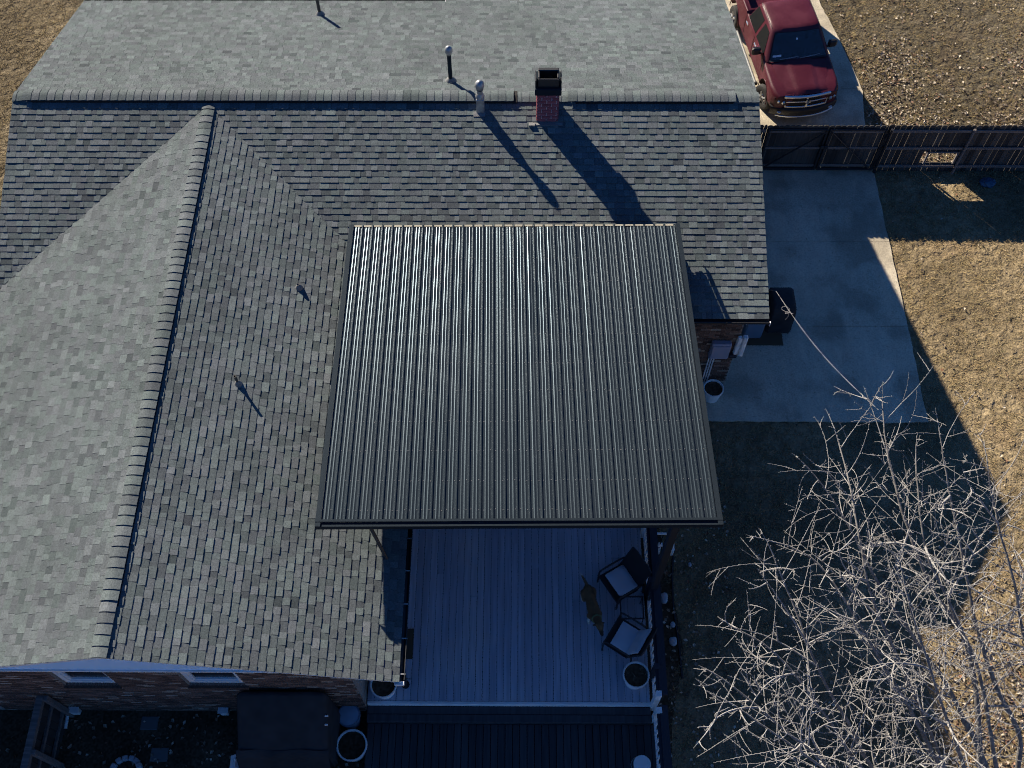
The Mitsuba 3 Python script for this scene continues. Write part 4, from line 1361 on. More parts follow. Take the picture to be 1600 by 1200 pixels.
for x0, x1 in ((-0.55, 0.0), (0.05, 0.62)):
    pts = [(x, front_at(x, 1.24 + 0.03 * t) - 0.045, 1.255 + 0.05 * t) for x, t in zip(np.linspace(x0, x1, 6), np.linspace(0, 1, 6))]
    add(truck + "__wiper", T(tube(pts, 0.011, 6)), "galv", True)


def side_win(sx, y0, y1, z0, z1, slant0, slant1, off):
    def fn(u, v):
        z = z0 + (z1 - z0) * v
        ya = y0 + slant0 * v
        yb = y1 + slant1 * v
        y = ya + (yb - ya) * u
        return (sx * (cab_at(z)[2] + off), y, z)
    return patch(fn, np.linspace(0, 1, 5), np.linspace(0, 1, 5), flip=sx > 0)


for sx in (-1, 1):
    d1 = key_for(truck + "__door")
    add(d1, T(cat(tube([(sx * 0.978, 1.72, 0.50), (sx * 0.980, 1.70, 1.0), (sx * 0.955, 1.74, 1.17)], 0.006, 5), tube([(sx * 0.978, 2.78, 0.50), (sx * 0.980, 2.80, 1.0), (sx * 0.957, 2.80, 1.17)], 0.006, 5))), "void", True)
    add(d1 + "__window", T(side_win(sx, 1.86, 2.74, 1.215, 1.745, 0.50, -0.01, 0.006)), "tinted_glass", True)
    add(d1 + "__handle", T(rbox((sx * 0.985 - 0.012, 2.50, 1.02), (sx * 0.985 + 0.02, 2.68, 1.06), 0.01)), "chrome")
    d2 = key_for(truck + "__door")
    add(d2, T(tube([(sx * 0.978, 3.66, 0.62), (sx * 0.980, 3.70, 1.0), (sx * 0.957, 3.70, 1.18)], 0.006, 5)), "void", True)
    add(d2 + "__window", T(side_win(sx, 2.86, 3.58, 1.225, 1.745, 0.0, -0.12, 0.006)), "tinted_glass", True)
    add(d2 + "__handle", T(rbox((sx * 0.985 - 0.012, 3.42, 1.03), (sx * 0.985 + 0.02, 3.60, 1.07), 0.01)), "chrome")
    mk = key_for(truck + "__mirror")
    add(mk, T(rbox((sx * 1.12 - 0.13, 1.98, 1.13), (sx * 1.12 + 0.13, 2.12, 1.40), 0.05)), "black_plastic", 30)
    add(mk + "__arm", T(rbox((sx * 0.97 - 0.06, 2.02, 1.14), (sx * 0.97 + 0.06, 2.09, 1.20), 0.015)), "black_plastic")
    add(mk + "__glass", T(rbox((sx * 1.12 - 0.11, 2.121, 1.15), (sx * 1.12 + 0.11, 2.128, 1.38), 0.003)), "chrome")
    add(truck + "__running_board", T(cat(tube([(sx * 1.06, y, 0.42) for y in np.linspace(1.62, 3.95, 5)], 0.040, 10))), "lead", 40)
    add(truck + "__running_board_end", T(cat(rbox((sx * 1.06 - 0.06, 1.54, 0.37), (sx * 1.06 + 0.06, 1.63, 0.47), 0.02), rbox((sx * 1.06 - 0.06, 3.94, 0.37), (sx * 1.06 + 0.06, 4.02, 0.47), 0.02))), "black_plastic")
    for yy, turn in ((1.00, 0.30), (4.62, 0.0)):
        wk = key_for(truck + "__wheel")
        prof = [(0.16, -0.10), (0.25, -0.13), (0.36, -0.135), (0.395, -0.11), (0.405, 0.0), (0.395, 0.11), (0.36, 0.135), (0.25, 0.13), (0.16, 0.10)]
        tv, tf = lathe(prof, 40)
        tv = np.column_stack([tv[:, 2], tv[:, 0], tv[:, 1]])
        def W(m):
            return place(place(m, (sx * 0.90, float(np.interp(yy, *WY)), 0.37), turn, 0.90), TLOC, TANG, TS)
        add(wk + "__tyre", W((tv, tf)), "rubber", 40)
        rv, rf = lathe([(0.0, -0.09), (0.07, -0.09), (0.10, -0.06), (0.22, -0.075), (0.255, -0.11), (0.255, 0.11), (0.22, 0.075), (0.10, 0.06), (0.07, 0.09), (0.0, 0.09)], 40)
        rv = np.column_stack([rv[:, 2], rv[:, 0], rv[:, 1]])
        add(wk + "__rim", W((rv, rf)), "chrome", 35)
        sp_ = []
        for a in np.arange(5) * 2 * math.pi / 5:
            ca, sa = math.cos(a), math.sin(a)
            for xo in (-0.11, 0.11):
                sp_.append(tube([(xo, 0.06 * ca, 0.06 * sa), (xo, 0.23 * ca, 0.23 * sa)], [0.035, 0.028], 6))
        add(wk + "__spoke", W(cat(*sp_)), "galv", 40)
        add(truck + "__wheel_arch", T(tube([(sx * 0.996, yy + 0.485 * math.cos(a), 0.43 + 0.485 * math.sin(a)) for a in np.linspace(0.0, math.pi, 18)], 0.014, 6)), "paint_red", True)
    hk = key_for(truck + "__headlight")
    hx = [(sx * 0.60, -0.002, 0.75), (sx * 0.88, 0.13, 0.77), (sx * 0.90, 0.19, 0.93), (sx * 0.62, 0.04, 0.93)]
    hb = [(a, b + 0.10, c) for a, b, c in hx]
    m = hexa(hx, hb)
    t = trimesh.Trimesh(*m, process=True); t.fix_normals()
    add(hk, T((np.array(t.vertices), np.array(t.faces))), "lamp_glass")
    add(hk + "__reflector", T(cat(rbox((sx * 0.68 - 0.045, -0.035, 0.79), (sx * 0.68 + 0.045, 0.03, 0.89), 0.02), rbox((sx * 0.80 - 0.035, 0.02, 0.80), (sx * 0.80 + 0.035, 0.08, 0.89), 0.02))), "chrome")
    add(hk + "__bezel", T(tube([np.array(p) + [sx * 0.004, -0.012, 0] for p in hx + hx[:1]], 0.014, 6)), "black_plastic", True)
k = truck + "__grille"
gp = lambda x, z: (x, -0.075 + 0.20 * x * x - (0.93 - z) * 0.10 + 0.05, z)
add(k, T(patch(lambda u, v: tuple(np.array(gp(u * (0.60 + 0.04 * v), 0.66 + 0.32 * v)) + [0, 0.015, 0]), np.linspace(-1, 1, 15), np.linspace(0, 1, 3))), "void")
add(k + "__top_bar", T(tube([gp(x, 0.985) for x in np.linspace(-0.66, 0.66, 13)], 0.042, 10)), "chrome", 40)
for z, w_ in ((0.66, 0.60), (0.82, 0.62)):
    add(k + "__bar", T(tube([gp(x, z) for x in np.linspace(-w_, w_, 13)], 0.017 if z != 0.66 else 0.026, 8)), "chrome", 40)
for x in (-0.62, 0.62, 0.0):
    sl = 0.035 * np.sign(x) if abs(x) > 0.1 else 0
    add(k + "__upright", T(tube([gp(x - sl, 0.66), gp(x, 0.97)], 0.022, 8)), "chrome", 40)
# emblem: a small shield with two curled horns
ez = 0.83
eb = [(0.0, -0.075), (0.028, -0.045), (0.040, 0.02), (0.030, 0.06), (-0.030, 0.06), (-0.040, 0.02), (-0.028, -0.045)]
m = trimesh.creation.extrude_polygon(Polygon(eb), 0.02, engine="earcut")
ev = np.array(m.vertices)
ev = np.column_stack([ev[:, 0], -0.085 - ev[:, 2], ev[:, 1] + ez])
horns = [tube([(s_ * (0.03 + 0.045 * math.sin(t) * (1 - t / 9)), -0.095, ez + 0.03 + 0.045 * math.cos(t) * (1 - t / 9)) for t in np.linspace(0.2, 4.6, 14)], np.linspace(0.016, 0.005, 14), 6) for s_ in (-1, 1)]
add(truck + "__emblem", T(cat((ev, np.array(m.faces)[:, ::-1]), *horns)), "chrome", 35)
bp = lambda x, z, o=0.0: (x, -0.13 + 0.20 * x * x + 0.12 * x ** 4 + o, z)
bs = []
for z, o in ((0.36, 0.05), (0.40, 0.0), (0.48, -0.03), (0.56, -0.035), (0.615, -0.02), (0.64, 0.02), (0.645, 0.16)):
    bs.append([bp(x, z, o) for x in np.linspace(-0.97, 0.97, 25)])
Bm = np.array(bs)
n_, m_ = Bm.shape[:2]
i, j = np.meshgrid(np.arange(n_ - 1), np.arange(m_ - 1), indexing="ij")
q = np.stack([i * m_ + j, i * m_ + j + 1, (i + 1) * m_ + j + 1, (i + 1) * m_ + j], -1).reshape(-1, 4)
add(truck + "__bumper", T((Bm.reshape(-1, 3), tris(q))), "black_plastic", True)
add(truck + "__bumper_strip", T(tube([bp(x, 0.375, 0.0) for x in np.linspace(-0.80, 0.86, 19)], 0.028, 8)), "chrome", True)
for x in (-0.74, 0.74):
    add(truck + "__fog_lamp", T(place(lathe([(0.0, 0), (0.06, 0), (0.06, 0.02), (0.0, 0.025)], 20)[:1] + (lathe([(0.0, 0), (0.06, 0), (0.06, 0.02), (0.0, 0.025)], 20)[1],), bp(x, 0.53, -0.045))), "lamp_glass")

# ---------------------------------------------------------------- patio furniture on the deck


def chair(loc, rz, label, seed):
    k = thing("patio_chair", label, "patio chair", "patio chairs round the small table")
    P = lambda m: place(m, (loc[0], loc[1], DZ), rz)
    for sx in (-1, 1):
        x = sx * 0.34
        add(k + "__side_frame", P(tube([(x, -0.30, 0.0), (x, -0.31, 0.40), (x, -0.30, 0.60), (x, -0.25, 0.645), (x, 0.20, 0.63), (x, 0.30, 0.58), (x, 0.36, 0.0)], 0.020, 8)), "dark_iron", 50)
        add(k + "__back_post", P(tube([(x * 0.92, 0.20, 0.36), (x * 0.92, 0.30, 0.62), (x * 0.92, 0.46, 1.00)], 0.017, 8)), "dark_iron", 50)
    add(k + "__back_rail", P(tube([(-0.32, 0.46, 1.0), (-0.2, 0.475, 1.02), (0.2, 0.475, 1.02), (0.32, 0.46, 1.0)], 0.017, 8)), "dark_iron", 50)
    add(k + "__front_rail", P(tube([(-0.34, -0.31, 0.40), (0.34, -0.31, 0.40)], 0.018, 8)), "dark_iron", 50)
    add(k + "__seat_sling", P(patch(lambda u, v: (u * 0.33, -0.31 + 0.53 * v, 0.40 - 0.05 * v - 0.02 * (1 - u * u)), np.linspace(-1, 1, 7), np.linspace(0, 1, 7))), "sling", True)
    add(k + "__back_sling", P(patch(lambda u, v: (u * 0.31, 0.22 + 0.245 * v, 0.37 + 0.63 * v), np.linspace(-1, 1, 7), np.linspace(0, 1, 7))), "sling", True)

    def pad(w, d, h, sd):
        b = trimesh.creation.box((w, d, h)).subdivide().subdivide().subdivide()
        v = np.array(b.vertices)
        e = np.sqrt(np.clip(1 - (np.abs(v[:, 0]) / (w / 2)) ** 4, 0, 1) * np.clip(1 - (np.abs(v[:, 1]) / (d / 2)) ** 4, 0, 1))
        v[:, 2] *= 0.35 + 0.65 * e
        v[:, 2] += 0.045 * (meshkit.fbm(v * [7, 7, 0] + sd) - 0.5)
        return v, np.array(b.faces)
    v, f = pad(0.56, 0.44, 0.09, seed)
    v = v + [0.01, 0.02, 0.425]
    add(k + "__seat_cushion", P((v, f)), "cushion", True)
    v, f = pad(0.56, 0.50, 0.08, seed + 3)
    a = math.radians(66)
    v = np.column_stack([v[:, 0], v[:, 1] * math.cos(a) - v[:, 2] * math.sin(a) + 0.275, v[:, 1] * math.sin(a) + v[:, 2] * math.cos(a) + 0.66])
    if seed == 2:
        add(k + "__back_cushion", P((v, f)), "cushion", True)
    return k


chair((2.12, 7.22), math.radians(-58), "dark-framed patio chair with grey seat pad, nearer the patio roof", 1)
chair((2.16, 6.05), math.radians(-122), "dark-framed patio chair with grey pads, nearer the round planter", 2)
k = thing("side_table", "small square glass-topped table between the two patio chairs", "table")
tx, ty, tz = 2.32, 6.66, DZ + 0.45
add(k + "__frame", cat(*[rbox((tx + a, ty + b, tz - 0.02), (tx + c, ty + d, tz + 0.015), 0.006) for a, b, c, d in ((-0.24, -0.24, 0.24, -0.212), (-0.24, 0.212, 0.24, 0.24), (-0.24, -0.211, -0.212, 0.211), (0.212, -0.211, 0.24, 0.211))]), "dark_iron")
add(k + "__top", box((tx - 0.211, ty - 0.211, tz - 0.004), (tx + 0.211, ty + 0.211, tz + 0.004)), "glass")
for a in (-1, 1):
    for b in (-1, 1):
        add(k + "__leg", tube([(tx + a * 0.22, ty + b * 0.22, DZ), (tx + a * 0.22, ty + b * 0.22, tz - 0.021)], 0.012, 8), "dark_iron", 40)

# ---------------------------------------------------------------- the dog, standing beside the chairs, head towards the lower chair
hd = np.array([0.235, -0.972, 0.0])
sd = np.array([0.972, 0.235, 0.0])
o = np.array([1.44, 7.02, DZ])
D = lambda f_, s_, z_: o + hd * f_ + sd * s_ + np.array([0, 0, z_])
bn = []


def bone(a, ra, b, rb):
    bn.append(((a, ra), (b, rb)))


bone(D(0.02, 0, 0.53), 0.105, D(0.22, 0, 0.52), 0.105)
bone(D(0.22, 0, 0.52), 0.105, D(0.42, 0, 0.50), 0.13)
bone(D(0.42, 0, 0.50), 0.13, D(0.58, 0, 0.50), 0.125)
bone(D(0.58, 0, 0.53), 0.10, D(0.74, 0.005, 0.64), 0.072)
bone(D(0.74, 0.005, 0.64), 0.072, D(0.82, 0.01, 0.665), 0.080)
bone(D(0.82, 0.01, 0.655), 0.076, D(0.88, 0.012, 0.635), 0.058)
bone(D(0.88, 0.012, 0.625), 0.050, D(0.98, 0.016, 0.60), 0.034)
for s_ in (-1, 1):
    bone(D(0.52, s_ * 0.085, 0.44), 0.075, D(0.50, s_ * 0.095, 0.28), 0.045)
    bone(D(0.50, s_ * 0.095, 0.28), 0.045, D(0.52 + 0.03 * s_, s_ * 0.095, 0.05), 0.028)
    bone(D(0.52 + 0.03 * s_, s_ * 0.095, 0.035), 0.032, D(0.57 + 0.03 * s_, s_ * 0.095, 0.028), 0.030)
    bone(D(0.05, s_ * 0.075, 0.47), 0.09, D(0.13, s_ * 0.09, 0.33), 0.058)
    bone(D(0.13, s_ * 0.09, 0.33), 0.052, D(-0.03, s_ * 0.095, 0.20), 0.032)
    bone(D(-0.03, s_ * 0.095, 0.20), 0.030, D(0.0, s_ * 0.095, 0.05), 0.026)
    bone(D(0.0, s_ * 0.095, 0.035), 0.030, D(0.05, s_ * 0.095, 0.028), 0.029)
    bone(D(0.80, s_ * 0.062, 0.715), 0.020, D(0.785, s_ * 0.105, 0.655), 0.016)
bone(D(-0.06, 0, 0.57), 0.035, D(-0.18, -0.03, 0.60), 0.026)
bone(D(-0.18, -0.03, 0.60), 0.026, D(-0.29, -0.07, 0.66), 0.016)
v, f = bones(bn, 0.022, 8)
loc_ = v - o
fz, fs, ff = loc_[:, 2], loc_ @ sd, loc_ @ hd
wht = np.clip(np.maximum((0.20 - fz) / 0.08, (ff < -0.26) * 1.0), 0, 1)
wht = np.maximum(wht, np.clip((0.42 - fz) / 0.06, 0, 1) * (ff > 0.3) * 0.8)
drk = np.clip((ff - 0.90) / 0.04, 0, 1) * 0.9
drk = np.maximum(drk, (np.abs(fs) > 0.075) * (ff > 0.74) * (fz > 0.6) * 0.75)
drk = np.maximum(drk, 0.75 * np.clip((meshkit.fbm(loc_ * 5 + 9) - 0.52) / 0.08, 0, 1) * (ff < 0.25) * (fz > 0.4))
k = thing("dog", "tan dog with white feet and dark muzzle standing on the deck beside the patio chairs", "dog")
add(k + "__body", (v, f), "dog", True, uv=np.column_stack([wht, drk]))
add(k + "__collar", tube([D(0.66, 0, 0.585) + (np.array([0, 0, 1.0]) * 0.7 - hd * 0.6) / 0.93 * 0.094 * math.cos(t) + sd * 0.094 * math.sin(t) for t in np.linspace(0, 2 * math.pi, 25)], 0.012, 6), "collar", True)
add(k + "__nose", (np.array(trimesh.creation.icosphere(2, 0.016).vertices) + D(1.012, 0.017, 0.605), np.array(trimesh.creation.icosphere(2, 0.016).faces)), "black_plastic", True)
for s_ in (-1, 1):
    m = trimesh.creation.icosphere(2, 0.010)
    add(k + "__eye", (np.array(m.vertices) + D(0.895, 0.012 + s_ * 0.042, 0.668), np.array(m.faces)), "black_plastic", True)

# ---------------------------------------------------------------- overhead cable tied from the roof's edge to the tree
a, b = at(1212, 454, 3.78), at(1374, 642, 5.88)
pts = []
for t in np.linspace(0, 1, 46):
    p = a * (1 - t) + b * t
    p[2] -= 0.22 * math.sin(math.pi * t)
    pts.append(p)
pts = np.array(pts)
k = thing("overhead_cable", "pale twisted cable running from the roof's right edge over the driveway to the bare tree", "cable")
dd = (b - a) / np.linalg.norm(b - a)
sd_ = np.cross(dd, [0, 0, 1.0]); sd_ /= np.linalg.norm(sd_)
for ph in (0, math.pi):
    w = np.array([p + 0.006 * (sd_ * math.cos(4.0 * i + ph) + np.array([0, 0, 1.0]) * math.sin(4.0 * i + ph)) for i, p in [(t, pts[min(int(t * 45), 44)] * (1 - (t * 45 - int(t * 45))) + pts[min(int(t * 45) + 1, 45)] * (t * 45 - int(t * 45))) for t in np.linspace(0, 1, 220)] for i in [i * 5]])
    add(k + "__strand", tube(w, 0.0026, 5), "cable_grey", True)
kn = pts[7]
lo = [kn + dd * 0.14 * math.cos(t) * (1.0 - 0.5 * math.sin(t)) + sd_ * 0.07 * math.sin(2 * t) + np.array([0, 0, -0.10 * abs(math.sin(t))]) for t in np.linspace(0, 2 * math.pi, 30)]
add(k + "__knot", cat(tube(lo, 0.005, 5), tube([kn + [0, 0, 0.0], kn + dd * 0.10 + [0, 0, -0.16], kn + dd * 0.09 + sd_ * 0.03 + [0, 0, -0.3]], 0.005, 5)), "cable_grey", True)
add(k + "__hook", tube([(XR - 0.02, a[1], zmain(a[1]) - 0.10), (XR + 0.05, a[1], zmain(a[1]) - 0.08), tuple(a)], 0.008, 6), "dark_iron", True)

# ---------------------------------------------------------------- bare tree
tree = thing("bare_tree", "leafless many-stemmed tree with pale spurred twigs in the right foreground", "tree")
tr = random.Random(42)
BASE = np.array([9.25, 2.3, 0.0])
STEMS = [
    ([(1532, 1205, 1.7), (1526, 1100, 2.7), (1505, 1000, 3.6), (1447, 905, 4.4), (1408, 800, 5.1), (1382, 700, 5.6), (1374, 640, 5.9)], 0.085),
    ([(1542, 1210, 1.7), (1490, 1095, 2.9), (1425, 1000, 3.9), (1362, 900, 4.7), (1310, 800, 5.3), (1262, 735, 5.7)], 0.075),
    ([(1590, 1160, 2.2), (1550, 1065, 3.2), (1520, 970, 4.0), (1498, 865, 4.8), (1476, 760, 5.5), (1462, 680, 6.0)], 0.07),
    ([(1440, 1290, 1.7), (1365, 1205, 2.8), (1330, 1140, 3.6), (1282, 1060, 4.4), (1245, 965, 5.0), (1212, 880, 5.5)], 0.075),
    ([(1400, 1290, 2.0), (1330, 1220, 3.2), (1270, 1170, 4.2), (1200, 1110, 4.9), (1130, 1055, 5.4)], 0.065),
    ([(1625, 1110, 2.6), (1605, 1000, 3.8), (1585, 900, 4.7), (1560, 800, 5.4), (1548, 710, 5.9)], 0.065),
    ([(1500, 1240, 1.8), (1435, 1130, 3.3), (1392, 1055, 4.3), (1335, 960, 5.1), (1275, 875, 5.6), (1215, 850, 5.8)], 0.07),
    ([(1450, 1310, 2.0), (1385, 1265, 3.6), (1300, 1205, 5.0), (1215, 1140, 5.9), (1160, 1100, 6.2)], 0.065),
    ([(1530, 1260, 2.0), (1505, 1180, 4.0), (1470, 1080, 5.4), (1440, 980, 6.3), (1420, 900, 6.8)], 0.065),
    ([(1640, 1200, 2.5), (1640, 1090, 4.3), (1625, 980, 5.6), (1600, 880, 6.3)], 0.06),
    ([(1420, 1280, 2.2), (1340, 1190, 3.5), (1290, 1110, 4.5), (1210, 1020, 5.2), (1150, 985, 5.5)], 0.06),
    ([(1480, 1220, 2.0), (1420, 1090, 3.6), (1375, 990, 4.7), (1340, 890, 5.4), (1320, 770, 5.9), (1300, 680, 6.1)], 0.06),
    ([(1550, 1180, 2.4), (1530, 1050, 3.7), (1480, 930, 4.8), (1440, 830, 5.5), (1430, 720, 6.0)], 0.06),
]


def spline(P, n):
    P = np.asarray(P, float)
    d = np.r_[0, np.cumsum(np.linalg.norm(np.diff(P, axis=0), axis=1))]
    t = np.linspace(0, d[-1], n)
    from scipy.interpolate import PchipInterpolator
    return PchipInterpolator(d, P)(t)


twigs = []
spurs = []
TOT = [0.0]


def spur_line(pts, rad):
    """Short knobby spurs along a twig."""
    seg = np.linalg.norm(np.diff(pts, axis=0), axis=1)
    L = seg.sum()
    n = int(L / 0.075)
    for q_ in range(n):
        t = (q_ + tr.random()) / max(n, 1) * (len(pts) - 1)
        i = min(int(t), len(pts) - 2)
        p = pts[i] + (pts[i + 1] - pts[i]) * (t - i)
        d = pts[i + 1] - pts[i]
        d = d / (np.linalg.norm(d) + 1e-9)
        s_ = np.cross(d, [tr.gauss(0, 1), tr.gauss(0, 1), tr.gauss(0, 1)])
        s_ = s_ / (np.linalg.norm(s_) + 1e-9)
        u = np.cross(d, s_)
        h = rad + tr.uniform(0.012, 0.028)
        w = 0.006
        spurs.append((np.array([p + d * w, p - d * w * 0.5 + u * w, p - d * w * 0.5 - u * w, p + s_ * h + d * 0.006]), np.array([[0, 1, 3], [1, 2, 3], [2, 0, 3]])))


def shoot(p, d, L, r0, depth):
    """A side branch with its own twigs, curving upwards a little and bending on the way."""
    n = max(4, int(L / 0.12))
    pts = [p]
    d = d / np.linalg.norm(d)
    bend = np.array([tr.gauss(0, 1), tr.gauss(0, 1), tr.gauss(0, 0.6) + 0.4]) * 0.42
    for i in range(n):
        d = d + bend / n + np.array([tr.gauss(0, 0.028), tr.gauss(0, 0.028), tr.gauss(0, 0.026) + 0.008])
        d = d / np.linalg.norm(d)
        pts.append(pts[-1] + d * L / n)
    pts = np.array(pts)
    pts = pts[: max(3, int((seen(pts)[0][:, 0] > 1082).argmin() or len(pts)))]      # no shoot reaches the deck
    n = len(pts) - 1
    rad = r0 + (0.003 - r0) * np.linspace(0, 1, len(pts)) ** 0.8
    twigs.append(tube(pts, rad, 5 if r0 > 0.012 else 4, False))
    spur_line(pts, 0.5 * r0)
    if depth > 0:
        for q_ in range(tr.randint(3, 5) if depth > 1 else tr.randint(1, 4)):
            i = tr.randint(max(1, n // 5), n - 1)
            dd_ = pts[i] - pts[i - 1]
            dd_ = dd_ / np.linalg.norm(dd_)
            s_ = np.cross(dd_, [tr.gauss(0, 1), tr.gauss(0, 1), tr.gauss(0, 1)])
            s_ = s_ / np.linalg.norm(s_)
            shoot(pts[i], dd_ * tr.uniform(0.35, 0.8) + s_, L * tr.uniform(0.2, 0.5), r0 * 0.66, depth - 1)


limb_ends = []
for kk, (ctrl, r0) in enumerate(STEMS):
    P = [BASE + [0.12 * math.cos(kk * 2.1), 0.12 * math.sin(kk * 2.1), -0.1]] + [BASE * 0.55 + at(*ctrl[0]) * 0.45 + [0, 0, -0.1]] + [at(*c) for c in ctrl]
    pts = spline(P, 46)
    wob = np.cumsum(np.array([[tr.gauss(0, 1), tr.gauss(0, 1), tr.gauss(0, 0.5)] for _ in pts]) * 0.008, 0)
    pts = pts + wob - wob[0]
    rad = 0.010 + (r0 * 0.92 - 0.010) * (1 - np.linspace(0, 1, len(pts)) ** 0.9)
    rad = rad * (1 + 0.07 * np.sin(np.arange(len(pts)) * 1.9 + kk))
    add(tree + "__stem", tube(pts, rad, 10), "bark", True)
    spur_line(pts[20:], 0.02)
    n = len(pts)
    ga = tr.uniform(0, 6.28)
    for i in range(17, n - 1):
        for rep in range(1 + (tr.random() < 0.12)):
            if tr.random() < 0.28:
                continue
            d = pts[i + 1] - pts[i]
            d = d / np.linalg.norm(d)
            ga += 2.4
            e1 = np.cross(d, [0, 0, 1.0]); e1 /= np.linalg.norm(e1)
            e2 = np.cross(e1, d)
            s_ = e1 * math.cos(ga) + e2 * math.sin(ga)
            t = (i - 17) / (n - 18)
            shoot(pts[i], s_ + d * tr.uniform(0.25, 0.9), tr.uniform(1.0, 2.6) * (1.0 - 0.48 * t), 0.0112 - 0.003 * t, 2 if tr.random() < 0.25 else 1)
    shoot(pts[-1], pts[-1] - pts[-2], 0.5, 0.012, 1)
    # long pale whip shoots
    for q_ in range(4):
        i = tr.randint(18, n - 6)
        d = pts[i + 1] - pts[i]
        d /= np.linalg.norm(d)
        shoot(pts[i], d * 0.7 + np.array([tr.gauss(0, 1), tr.gauss(0, 1), tr.uniform(0.0, 0.8)]), tr.uniform(1.3, 2.0), 0.022, 2)
order = sorted(range(len(twigs)), key=lambda i: -len(twigs[i][0]))
for i in order[:60]:
    add(tree + "__branch", twigs[i], "twig", True)
k = add(tree + "__twigs", cat(*[twigs[i] for i in order[60:]]), "twig", True)
tag(k, kind="stuff")
k = add(tree + "__spurs", cat(*spurs), "twig")
tag(k, kind="stuff")

# ---------------------------------------------------------------- fallen leaves and dormant grass
drive_keep = dp.buffer(-0.035)


def in_view(p, m=25):
    uv, z = seen(p)
    return (uv[:, 0] > -m) & (uv[:, 0] < 1600 + m) & (uv[:, 1] > -m) & (uv[:, 1] < 1200 + m)


import shapely
HOUSE_FOOT = shapely.union_all([Polygon([(XL + 0.3, YW2), (XW2, YW2), (XW2, 21), (XL + 0.3, 21)]), Polygon([(XGL + 0.8, 4.7), (XWALL, 4.7), (XWALL, 13), (XGL + 0.8, 13)]), Polygon([(-3, 2), (2.8, 2), (2.8, 12.5), (-3, 12.5)])])


def scatter_leaves(P, smin, smax, seed, zb=0.012):
    g = np.random.default_rng(seed)
    n = len(P)
    L = g.uniform(smin, smax, n)
    W = L * g.uniform(0.45, 0.85, n)
    a = g.uniform(0, 2 * np.pi, n)
    c, s_ = np.cos(a), np.sin(a)
    ex, ey = np.stack([c, s_, g.normal(0, 0.22, n)], 1), np.stack([-s_, c, g.normal(0, 0.22, n)], 1)
    lift = g.uniform(0.10, 0.45, n)[:, None] * L[:, None] * np.array([[0, 0, 1.0]])
    base = np.column_stack([P, np.full(n, zb) + g.random(n) * 0.03])
    tip, tail = base + ex * L[:, None] / 2, base - ex * L[:, None] / 2
    l, r_ = base + ey * W[:, None] / 2 + lift, base - ey * W[:, None] / 2 + lift
    V = np.stack([tail, l, tip, r_], 1).reshape(-1, 3)
    k_ = np.arange(n) * 4
    F = np.vstack([np.stack([k_, k_ + 2, k_ + 1], 1), np.stack([k_, k_ + 3, k_ + 2], 1)])
    uv = np.repeat(np.stack([g.random(n), g.random(n)], 1), 4, 0)
    return (V, F), uv


g = np.random.default_rng(77)
P = np.column_stack([g.uniform(8.3, 16.5, 42000), 19.02 + 8.0 * g.random(42000)])
dens = np.exp(-(P[:, 1] - 19.0) / 1.2) * 0.95 + 0.055
dens *= 0.35 + 1.2 * meshkit.fbm(np.column_stack([P * 0.9, P[:, :1] * 0]), 3)
# a drift that runs up along the driveway's edge
dens += 0.42 * np.exp(-((P[:, 0] - 10.15 - 0.25 * (P[:, 1] - 21)) / 0.6) ** 2) * (P[:, 1] < 24)
dens += 0.5 * np.exp(-((P[:, 0] - 14.6) / 0.7) ** 2 - ((P[:, 1] - 23.0) / 0.8) ** 2)
keep = (g.random(len(P)) < dens * 0.55) & ~shapely.contains_xy(drive_keep.buffer(0.12), P[:, 0], P[:, 1]) & in_view(np.column_stack([P, P[:, :1] * 0]))
A = P[keep]
P = np.column_stack([g.uniform(7.6, 13, 14000), g.uniform(0.5, 8.5, 14000)])
dens = 0.85 * np.exp(-((P[:, 0] - 10.0) / 1.3) ** 2 - ((P[:, 1] - 4.2) / 2.2) ** 2) + 0.02
keep = (g.random(len(P)) < dens) & in_view(np.column_stack([P, P[:, :1] * 0]))
Bv = P[keep]
P = np.column_stack([g.uniform(-12, -2.9, 1300), g.uniform(1, 4.7, 1300)])
P2 = np.column_stack([g.uniform(2.75, 4.6, 700), g.uniform(1, 11, 700)])
P3 = np.column_stack([g.uniform(5.0, 15, 1300), g.uniform(3, 18.7, 1300)])
P3 = P3[~shapely.contains_xy(drive_keep, P3[:, 0], P3[:, 1])]
C = np.vstack([P, P2, P3[:260]])
(V, F), uv = scatter_leaves(np.vstack([A, Bv, C]), 0.05, 0.105, 9)
k = add("fallen_leaves", (V, F), "leaf", uv=uv)
tag(k, "drift of dry brown fallen leaves on the lawn along the fence and under the tree", "leaves", kind="stuff")

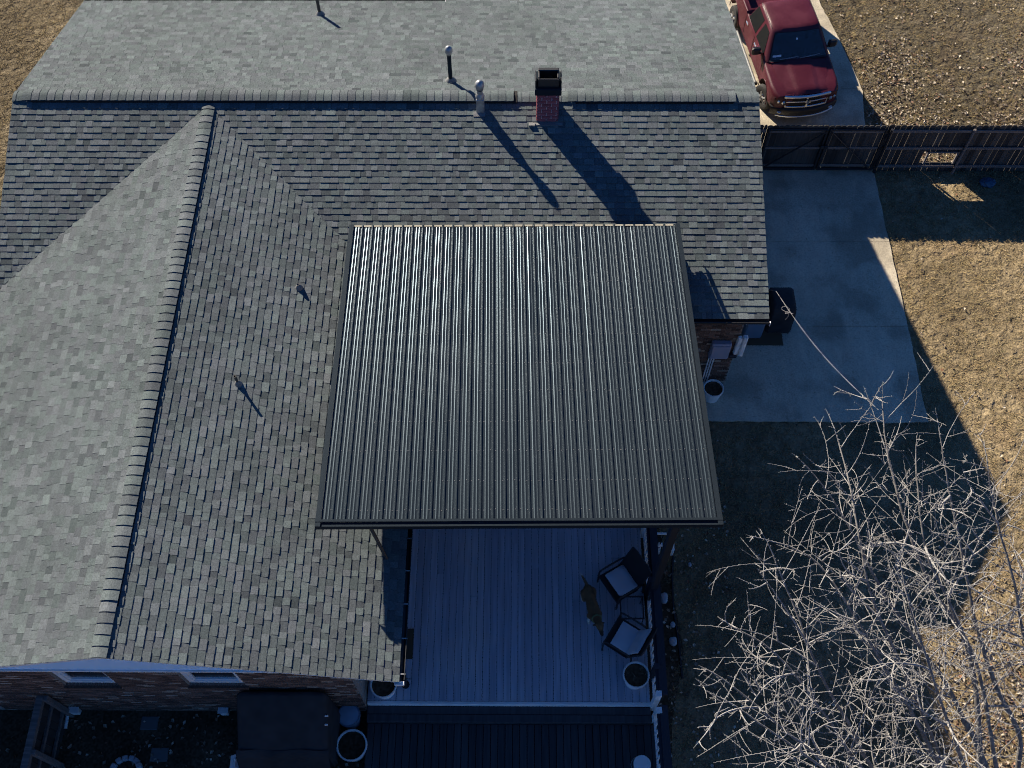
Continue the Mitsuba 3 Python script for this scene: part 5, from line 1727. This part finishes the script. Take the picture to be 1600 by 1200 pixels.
N = 520000
P = np.column_stack([g.uniform(2.9, 16.8, N), g.uniform(0.3, 27.0, N)])
Q = np.column_stack([g.uniform(-17.5, -10.4, N // 3), g.uniform(11.0, 27.0, N // 3)])
P = np.vstack([P, Q])
lit = np.ones(len(P), bool)
keep = in_view(np.column_stack([P, P[:, :1] * 0]), 12) & ~shapely.contains_xy(drive_keep, P[:, 0], P[:, 1]) & ~shapely.contains_xy(HOUSE_FOOT, P[:, 0], P[:, 1]) & ~shapely.contains_xy(Polygon(BED).buffer(-0.1), P[:, 0], P[:, 1])
pat = meshkit.fbm(np.column_stack([P * 0.8, P[:, :1] * 0 + 3]), 3)
clump = meshkit.fbm(np.column_stack([P * 6.5, P[:, :1] * 0]), 2)
keep &= g.random(len(P)) < np.clip(0.25 + 1.5 * (clump - 0.35) + 0.5 * (pat - 0.5), 0.06, 1.0)
P, clump, pat = P[keep], clump[keep], pat[keep]
n = len(P)
a = g.uniform(0, 2 * np.pi, n)
L = g.uniform(0.045, 0.10, n) * (0.6 + 0.9 * clump)
tilt = g.uniform(0.25, 1.0, n)
w = g.uniform(0.004, 0.009, n)
dx, dy = np.cos(a), np.sin(a)
b0 = np.column_stack([P, np.full(n, -0.004)])
side = np.stack([-dy, dx, dx * 0], 1) * w[:, None]
tip = b0 + np.stack([dx * np.cos(tilt), dy * np.cos(tilt), np.sin(tilt)], 1) * L[:, None]
V = np.stack([b0 - side, b0 + side, tip], 1).reshape(-1, 3)
F = np.arange(n * 3).reshape(-1, 3)
tone = np.clip(0.5 + 0.9 * (pat - 0.5) + 0.25 * g.normal(0, 1, n), 0, 1)
uv = np.repeat(np.stack([tone, g.random(n)], 1), 3, 0)
k = add("dormant_grass", (V, F), "blade", uv=uv)
tag(k, "dry tan winter grass blades covering the lawn", "grass", kind="stuff")

# parts that look unlike the rest of their thing
for k, t in (("house__chimney", "short red brick chimney with a black open-topped metal cap"), ("house__vent_pipe", "tall thin vent pipe with a round metal cap on the far slope"),
             ("house__vent_pipe_001", "square-based metal flue with a round cap beside the ridge"), ("house__vent_pipe_002", "dark uncapped vent pipe near the far eave"),
             ("house__vent_pipe_003", "short dark vent pipe lower on the wing's right slope"), ("house__vent_pipe_004", "stubby vent pipe higher on the wing's right slope"),
             ("house__meter_box", "grey electric meter box on the driveway-side brick wall")):
    if k in scene or any(x.startswith(k + "__") for x in scene):
        labels[k] = {"label": t}
